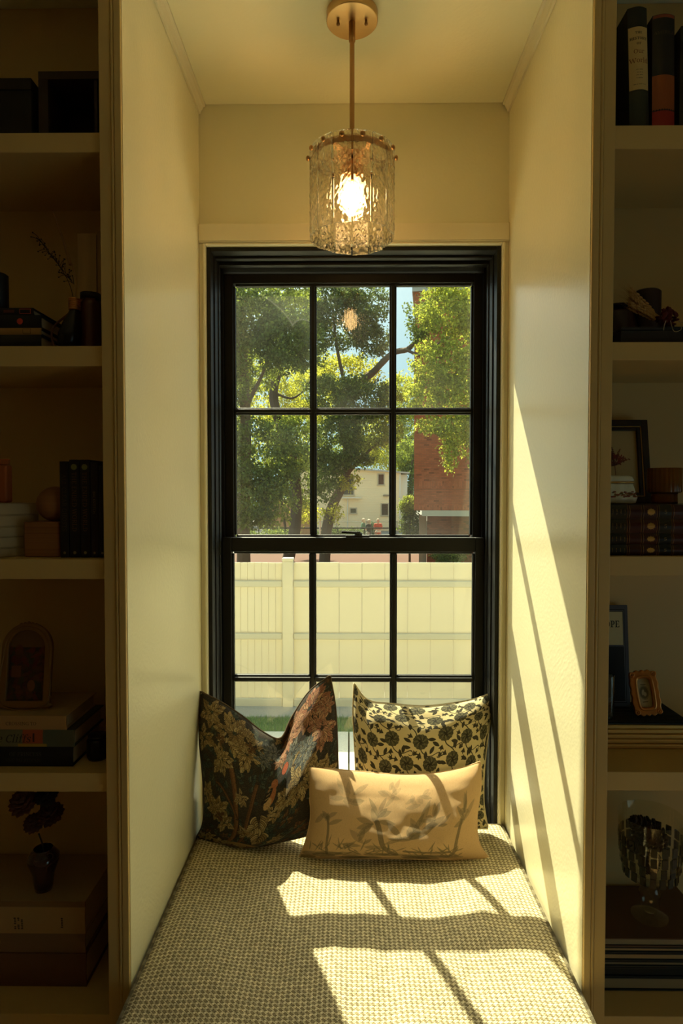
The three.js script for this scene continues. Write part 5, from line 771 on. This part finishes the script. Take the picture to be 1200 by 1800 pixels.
function makePerson(label, px, D, turn, o) {
  const t = thing('person', label, 'person', V(at(px, 930, Z(D)).x, STREET - 0.01, Z(D)), 'people on the far pavement'), s = o.tall / 1.74, P = (x, y, z) => V(x * s, y * s, z * s);
  const hip = 0.93, sh = 1.44, st = o.step, arms = o.arms;
  const J = { pelvis: P(0, hip, 0), chest: P(0, 1.28, 0.01), neck: P(0, 1.47, 0), head: P(0, 1.62, 0.02) };
  const legs = [-1, 1].map((k) => [P(k * 0.085, hip - 0.02, 0), P(k * 0.095, 0.49, st * k * 0.10 + 0.03), P(k * 0.10, 0.085, st * k * 0.24 - 0.01), P(k * 0.105, 0.035, st * k * 0.24 + 0.15)]);
  const torso = [[J.pelvis, P(0, 1.10, 0), 0.125 * s, 0.105 * s], [P(0, 1.10, 0), J.chest, 0.105 * s, 0.128 * s], [P(-0.15, sh - 0.03, 0), P(0.15, sh - 0.03, 0), 0.06 * s, 0.06 * s], [P(-0.07, hip, 0), P(0.07, hip, 0), 0.10 * s, 0.10 * s], [P(-0.06, 1.28, 0.01), P(0.06, 1.28, 0.01), 0.115 * s, 0.115 * s]];
  const limbs = arms.map(([e, w], i) => [P((i ? 1 : -1) * 0.185, sh - 0.03, 0), P(...e), P(...w)]);
  const bones = [...torso, [P(0, sh - 0.02, 0), P(0, 1.53, 0.01), 0.055 * s, 0.05 * s]];
  for (const [a, b, c, d] of legs) bones.push([a, b, 0.085 * s, 0.055 * s], [b, c, 0.056 * s, 0.036 * s], [c, d, 0.036 * s, 0.028 * s]);
  for (const [a, b, c] of limbs) bones.push([a, b, 0.046 * s, 0.037 * s], [b, c, 0.037 * s, 0.025 * s]);
  const head = [[P(0, 1.655, 0.0), P(0, 1.645, 0.02), 0.083 * s, 0.083 * s], [P(0, 1.56, 0.045), P(0, 1.59, 0.035), 0.04 * s, 0.062 * s], [P(0, 1.62, 0.10), P(0, 1.595, 0.115), 0.010 * s, 0.015 * s], [P(-0.022, 1.555, 0.089), P(0.022, 1.555, 0.089), 0.008 * s, 0.008 * s], [P(-0.03, 1.645, 0.085), P(0.03, 1.645, 0.085), 0.013 * s, 0.013 * s], ...[-1, 1].map((k) => [P(k * 0.078, 1.635, 0.01), P(k * 0.081, 1.60, 0.012), 0.013 * s, 0.010 * s]), [P(0, 1.47, 0), P(0, 1.56, 0.012), 0.05 * s, 0.048 * s]];
  const hands = limbs.map(([, e, w], i) => { const dir = w.clone().sub(e).normalize(), side = V(0, 0, 1).cross(dir).normalize(), bs = [[w.clone().addScaledVector(dir, 0.01), w.clone().addScaledVector(dir, 0.075 * s), 0.024 * s, 0.027 * s]]; for (let k = 0; k < 4; k++) { const a = w.clone().addScaledVector(dir, 0.085 * s).addScaledVector(side, (k - 1.5) * 0.017 * s), m = a.clone().addScaledVector(dir, [0.035, 0.042, 0.04, 0.03][k] * s), e2 = m.clone().addScaledVector(dir, 0.025 * s).add(V(0, 0, 0.018 * s)); bs.push([a, m, 0.0085 * s, 0.008 * s], [m, e2, 0.008 * s, 0.0065 * s]); } const th = w.clone().addScaledVector(dir, 0.03 * s).addScaledVector(side, (i ? -1 : 1) * 0.026 * s); bs.push([th, th.clone().addScaledVector(dir, 0.05 * s).addScaledVector(side, (i ? -1 : 1) * 0.022 * s), 0.010 * s, 0.007 * s]); return surface(bs, 0.006, 0.006); });
  part('body', [surface(bones, 0.018, 0.05), surface(head, 0.009, 0.03), ...hands], mat(o.skin, 0.6), t);
  const sleeves = limbs.flatMap(([a, b, c]) => (o.long ? [[a, b, 0.05 * s, 0.042 * s], [b, b.clone().lerp(c, 0.85), 0.042 * s, 0.034 * s]] : [[a, a.clone().lerp(b, 0.6), 0.052 * s, 0.052 * s]]));
  part('shirt', surface([...torso, ...sleeves], 0.02, 0.05, 0.014), mat(o.shirt, 0.85), t);
  part(o.shorts ? 'shorts' : 'trousers', surface([[P(-0.07, hip, 0), P(0.07, hip, 0), 0.11 * s, 0.11 * s], ...legs.flatMap(([a, b, c]) => (o.shorts ? [[a, a.clone().lerp(b, 0.8), 0.095 * s, 0.085 * s]] : [[a, b, 0.092 * s, 0.066 * s], [b, b.clone().lerp(c, 0.92), 0.066 * s, 0.055 * s]]))], 0.02, 0.03, 0.012), mat(o.lower, 0.85), t);
  part('hair', surface([[P(0, 1.685, -0.022), P(0, 1.70, 0.012), 0.086 * s, 0.078 * s], [P(0, 1.62, -0.05), P(0, 1.66, -0.04), o.hairLong ? 0.07 * s : 0.06 * s, 0.075 * s], ...(o.hairLong ? [[P(0, 1.50, -0.075), P(0, 1.60, -0.06), 0.05 * s, 0.068 * s]] : [])], 0.012, 0.03), mat(o.hair, 0.7), t);
  for (const [, , c, d] of legs) part('shoe', surface([[c.clone().add(V(0, -0.04 * s, -0.02 * s)), d.clone().add(V(0, -0.002, 0)), 0.042 * s, 0.036 * s]], 0.012, 0.02), mat(rgb(0.5, 0.48, 0.42), 0.7), t);
  if (o.extra) o.extra(t, P, s);
  t.rotation.y = turn;
  return t;
}
makePerson('person in a green top with pale hair, leftmost of the three beyond the railing', 638.5, 39.6, -1.9, { tall: 1.70, step: 1, arms: [[[-0.23, 1.17, -0.05], [-0.24, 0.96, 0.04]], [[0.23, 1.17, 0.06], [0.24, 0.98, 0.16]]], skin: rgb(0.55, 0.34, 0.22), shirt: rgb(0.10, 0.22, 0.14), lower: rgb(0.22, 0.22, 0.18), hair: rgb(0.66, 0.56, 0.38), hairLong: true, long: true });
makePerson('person in a black top carrying a white coat, between the other two people', 648.2, 37.6, -2.2, { tall: 1.72, step: 0.6, arms: [[[-0.22, 1.18, 0.02], [-0.2, 0.99, 0.14]], [[0.24, 1.16, 0.06], [0.22, 1.08, 0.28]]], skin: rgb(0.52, 0.32, 0.2), shirt: rgb(0.02, 0.02, 0.02), lower: rgb(0.36, 0.33, 0.26), hair: rgb(0.62, 0.52, 0.36), hairLong: true,
  extra: (t, P, s) => part('coat', surface([[P(0.22, 1.09, 0.24), P(0.23, 0.72, 0.24), 0.06 * s, 0.075 * s], [P(0.16, 1.09, 0.26), P(0.19, 0.75, 0.27), 0.045 * s, 0.06 * s]], 0.014, 0.05), mat(rgb(0.78, 0.76, 0.66), 0.85), t) });
makePerson('person in a red and white top and shorts, rightmost of the three with folded arms', 664, 38, 0.2, { tall: 1.74, step: 0.2, arms: [[[-0.24, 1.16, 0.05], [-0.03, 1.13, 0.19]], [[0.24, 1.16, 0.05], [0.05, 1.10, 0.20]]], skin: rgb(0.58, 0.35, 0.23), shirt: rgb(0.50, 0.09, 0.05), lower: rgb(0.42, 0.20, 0.13), hair: rgb(0.60, 0.50, 0.34), shorts: true,
  extra: (t, P, s) => part('vest_panel', surface([[P(-0.06, 1.02, 0.08), P(0.06, 1.02, 0.08), 0.085 * s, 0.085 * s]], 0.014, 0.03, 0.012), mat(rgb(0.74, 0.68, 0.58), 0.85), t) });

// ---------------------------------------------------------------- trees and shrubs
const leafGeo = new THREE.BufferGeometry();
leafGeo.setAttribute('position', new THREE.Float32BufferAttribute([0, 0, 0, 0.32, 0.10, 0.28, 0.32, 0.0, 0, 0.32, 0.10, -0.28, 0.70, 0.04, 0.20, 0.72, -0.06, 0, 0.70, 0.04, -0.20, 1, -0.14, 0], 3));
leafGeo.setIndex([0, 1, 2, 0, 2, 3, 1, 4, 5, 1, 5, 2, 2, 5, 6, 2, 6, 3, 4, 7, 5, 5, 7, 6]); leafGeo.computeVertexNormals();
const leafM = mat(rgb(1, 1, 1), 1, { transmission: 0.52, thickness: 0, specularIntensity: 0.4 }), bark = mat(rgb(0.13, 0.085, 0.05), 0.95), barkDark = mat(rgb(0.075, 0.05, 0.03), 0.95);
function makeTree(name, label, category, pos, group, limbs, blobs, size, tint, seed) {   // limbs [points, r0, r1]; blobs [centre, rx, ry, rz, count]
  const t = thing(name, label, category, pos, group), r = random(seed), L = (p) => p.clone().sub(t.position);
  limbs.forEach(([pts, r0, r1, m], i) => part(i ? 'branch' : 'trunk', taper(pts.map(L), r0, r1, 26, 9), m ?? bark, t));
  blobs = blobs.map((b) => [...b.slice(0, 4), Math.round(b[4] * 1.7), b[5]]);
  const n = blobs.reduce((s, b) => s + b[4], 0), f = new THREE.InstancedMesh(leafGeo, leafM, n), m = new THREE.Matrix4(), q = new THREE.Quaternion(), e = new THREE.Euler(), col = new THREE.Color(); let i = 0;
  for (const [c, rx, ry, rz, k, tone] of blobs) {
    const tufts = Math.max(6, Math.round(k / 26)), ctr = L(c), list = [];
    for (let a = 0; a < tufts; a++) { const u = r() * 2 - 1, ph = r() * 6.283, s = Math.sqrt(1 - u * u), d = Math.cbrt(0.12 + 0.88 * r()); list.push(V(ctr.x + rx * d * s * Math.cos(ph), ctr.y + ry * d * u, ctr.z + rz * d * s * Math.sin(ph))); }
    for (let a = 0; a < k; a++, i++) {
      const w = list[a % tufts], g = size * 2.6; q.setFromEuler(e.set((r() - 0.5) * 2.4, r() * 6.283, -0.5 + (r() - 0.5) * 1.6)); const sz = size * (0.65 + r() * 0.7);
      m.compose(V(w.x + (r() + r() - 1) * g, w.y + (r() + r() - 1) * g * 0.7, w.z + (r() + r() - 1) * g), q, V(sz, sz, sz)); f.setMatrixAt(i, m);
      const p = tone ?? tint, v = 0.5 + r() * 1.05; col.setRGB(p[0] * v, p[1] * v, p[2] * v * (0.8 + r() * 0.4)); f.setColorAt(i, col);
    }
  }
  f.name = 'foliage'; f.userData.kind = 'stuff'; shade(f); t.add(f);
  return t;
}
const B = (px, py, D, rx, ry, n, tone) => { const z = Z(D), k = D / FOCAL; return [at(px, py, z), rx * k, ry * k, Math.max(rx, ry) * k * 0.8, n, tone]; };
const line = (D, ...p) => p.map(([x, y, d]) => at(x, y, Z(D + (d ?? 0))));
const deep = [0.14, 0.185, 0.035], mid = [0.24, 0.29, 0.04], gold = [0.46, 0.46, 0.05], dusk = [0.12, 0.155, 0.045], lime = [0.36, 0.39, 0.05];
const ground = (px, D) => V(at(px, 900, Z(D)).x, STREET, Z(D));
{
  const D = 23, g = ground(428, D);
  makeTree('street_tree', 'big dark leafy tree with a straight trunk at the left of the window view', 'tree', g, undefined,
    [[[g.clone(), ...line(D, [428, 900], [432, 760], [430, 700], [424, 600], [420, 480])], 0.26, 0.15], [line(D, [431, 720, 0], [445, 690, -0.6], [462, 655, -0.9], [480, 600, -1]), 0.09, 0.03], [line(D, [424, 620], [405, 560], [390, 500]), 0.10, 0.04]],
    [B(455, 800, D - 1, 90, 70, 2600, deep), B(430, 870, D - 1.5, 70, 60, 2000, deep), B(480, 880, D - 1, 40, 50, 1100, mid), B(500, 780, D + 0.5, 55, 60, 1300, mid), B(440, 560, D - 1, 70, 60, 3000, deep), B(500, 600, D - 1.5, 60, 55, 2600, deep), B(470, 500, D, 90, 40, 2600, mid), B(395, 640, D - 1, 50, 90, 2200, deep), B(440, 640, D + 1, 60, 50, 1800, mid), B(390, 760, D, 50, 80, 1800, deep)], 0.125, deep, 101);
}
{
  const D = 26, g = ground(505, D + 4);
  makeTree('street_tree', 'tree with a leaning trunk behind the big left tree', 'tree', g, undefined,
    [[[g.clone(), ...line(D + 4, [518, 930], [520, 860], [512, 800], [490, 740], [480, 690], [490, 648], [500, 600])], 0.30, 0.20, barkDark], [line(D + 4, [480, 690], [512, 700], [530, 690], [545, 670]), 0.07, 0.03, barkDark], [line(D + 4, [502, 930], [497, 900], [494, 870]), 0.06, 0.04, barkDark]],
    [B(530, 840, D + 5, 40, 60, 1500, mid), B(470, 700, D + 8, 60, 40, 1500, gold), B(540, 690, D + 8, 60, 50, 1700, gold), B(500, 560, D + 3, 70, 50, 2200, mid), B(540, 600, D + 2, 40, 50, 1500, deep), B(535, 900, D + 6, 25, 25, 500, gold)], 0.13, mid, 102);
}
{
  const D = 29, g = ground(570, D);
  makeTree('street_tree', 'tall tree whose slanting trunk rises in front of the cream house', 'tree', g, undefined,
    [[[g.clone(), ...line(D, [574, 930], [586, 885], [604, 845], [612, 800], [602, 750], [598, 715], [618, 686], [655, 655])], 0.27, 0.17], [line(D, [655, 655, 0], [690, 621, -1], [718, 613, -2], [742, 585, -3], [765, 556, -4], [800, 540, -5], [840, 530, -6]), 0.16, 0.025], [line(D, [712, 614, -1.9], [740, 624, -2.8], [772, 603, -4], [800, 588, -5]), 0.07, 0.03], [line(D, [606, 838], [640, 800], [672, 775], [690, 772]), 0.10, 0.04], [line(D, [612, 700], [600, 650], [590, 600], [585, 540]), 0.10, 0.04]],
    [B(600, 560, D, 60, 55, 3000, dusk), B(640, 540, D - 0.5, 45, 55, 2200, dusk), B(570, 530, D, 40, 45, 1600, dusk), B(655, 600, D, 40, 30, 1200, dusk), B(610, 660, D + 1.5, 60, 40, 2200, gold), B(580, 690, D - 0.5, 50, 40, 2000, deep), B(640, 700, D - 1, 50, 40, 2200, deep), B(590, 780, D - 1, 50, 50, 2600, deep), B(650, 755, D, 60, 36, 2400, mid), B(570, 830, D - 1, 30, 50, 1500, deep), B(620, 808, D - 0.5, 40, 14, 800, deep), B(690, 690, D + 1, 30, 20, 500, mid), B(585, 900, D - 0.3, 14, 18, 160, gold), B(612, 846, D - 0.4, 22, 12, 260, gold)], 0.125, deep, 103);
}
{
  const D = 20, g = ground(905, D);
  makeTree('street_tree', 'sunlit tree hanging its leaves before the brick building', 'tree', g, undefined,
    [[[g.clone(), ...line(D, [905, 900], [900, 700], [880, 560], [850, 470])], 0.22, 0.12], [line(D, [900, 690], [840, 640], [790, 625], [750, 640]), 0.07, 0.02], [line(D, [885, 590], [830, 560], [790, 575]), 0.06, 0.02], [line(D, [902, 760], [850, 740], [800, 735], [760, 760]), 0.05, 0.02]],
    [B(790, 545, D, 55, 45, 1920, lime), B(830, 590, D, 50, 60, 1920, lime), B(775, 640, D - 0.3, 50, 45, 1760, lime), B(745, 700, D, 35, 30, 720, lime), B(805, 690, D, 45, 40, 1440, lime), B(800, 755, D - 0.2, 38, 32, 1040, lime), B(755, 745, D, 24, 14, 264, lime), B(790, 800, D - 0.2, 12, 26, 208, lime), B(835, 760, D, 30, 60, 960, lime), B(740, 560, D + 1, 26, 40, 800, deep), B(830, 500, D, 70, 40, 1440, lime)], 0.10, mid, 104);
}
const far = (label, px, D, blobs, seed, top) => { const g = ground(px, D); makeTree('background_tree', label, 'tree', g, undefined, [[[g.clone(), at(px, 850, Z(D)), at(px + 4, top, Z(D))], 0.3, 0.12]], blobs, 0.26, gold, seed); };
far('yellow-green tree rising behind the roof of the cream house', 690, 72, [B(690, 790, 72, 50, 45, 2600, gold), B(650, 770, 74, 50, 40, 2000, gold), B(720, 760, 70, 35, 60, 2000, mid), B(705, 700, 72, 40, 45, 2200, gold), B(620, 790, 74, 50, 30, 1400, mid)], 111, 700);
far('bright sunlit tree beyond the left street trees', 470, 66, [B(440, 760, 66, 70, 60, 2600, gold), B(520, 770, 66, 60, 60, 2600, gold), B(560, 700, 68, 60, 50, 2200, gold), B(460, 860, 64, 70, 50, 2200, mid), B(420, 640, 66, 60, 60, 2000, gold), B(540, 640, 67, 40, 40, 1300, gold)], 112, 660);
far('green tree beyond the gap between house and brick building', 722, 60, [B(724, 850, 60, 22, 50, 1500, deep), B(715, 800, 61, 26, 30, 1000, mid)], 113, 800);
{
  const D = 30, g = ground(720, D);
  makeTree('shrub', 'rounded light green shrub at the corner of the brick building', 'shrub', g, undefined, [[[g.clone(), at(720, 930, Z(D)), at(722, 900, Z(D))], 0.06, 0.03]], [B(720, 890, D, 17, 18, 1500, mid), B(722, 925, D, 20, 26, 1800, dusk)], 0.09, mid, 121);
  const D2 = 39.5, g2 = ground(655, D2);
  makeTree('shrub', 'low dark green shrub behind the middle person', 'shrub', g2, undefined, [[[g2.clone(), at(655, 940, Z(D2)), at(655, 928, Z(D2))], 0.05, 0.03]], [B(655, 930, D2, 9, 12, 700, [0.05, 0.09, 0.04])], 0.08, dusk, 122);
  const D3 = 36, g3 = ground(595, D3);
  makeTree('hedge_plant', 'low dark hedge along the railing beside the slanting trunk', 'hedge', g3, undefined, [[[g3.clone(), at(595, 945, Z(D3)), at(598, 935, Z(D3))], 0.05, 0.03]], [B(580, 936, D3, 28, 9, 1200, dusk), B(615, 939, D3, 30, 9, 1200, dusk), B(470, 940, D3, 60, 14, 1800, deep)], 0.09, dusk, 123);
  const D4 = 24, g4 = ground(800, D4);
  makeTree('shrub', 'dark green shrub seen just above the fence on the right', 'shrub', g4, undefined, [[[g4.clone(), at(790, 985, Z(D4)), at(792, 975, Z(D4))], 0.05, 0.03]], [B(790, 976, D4, 30, 12, 1500, deep)], 0.08, dusk, 124);
}
renderer.render(scene, camera);
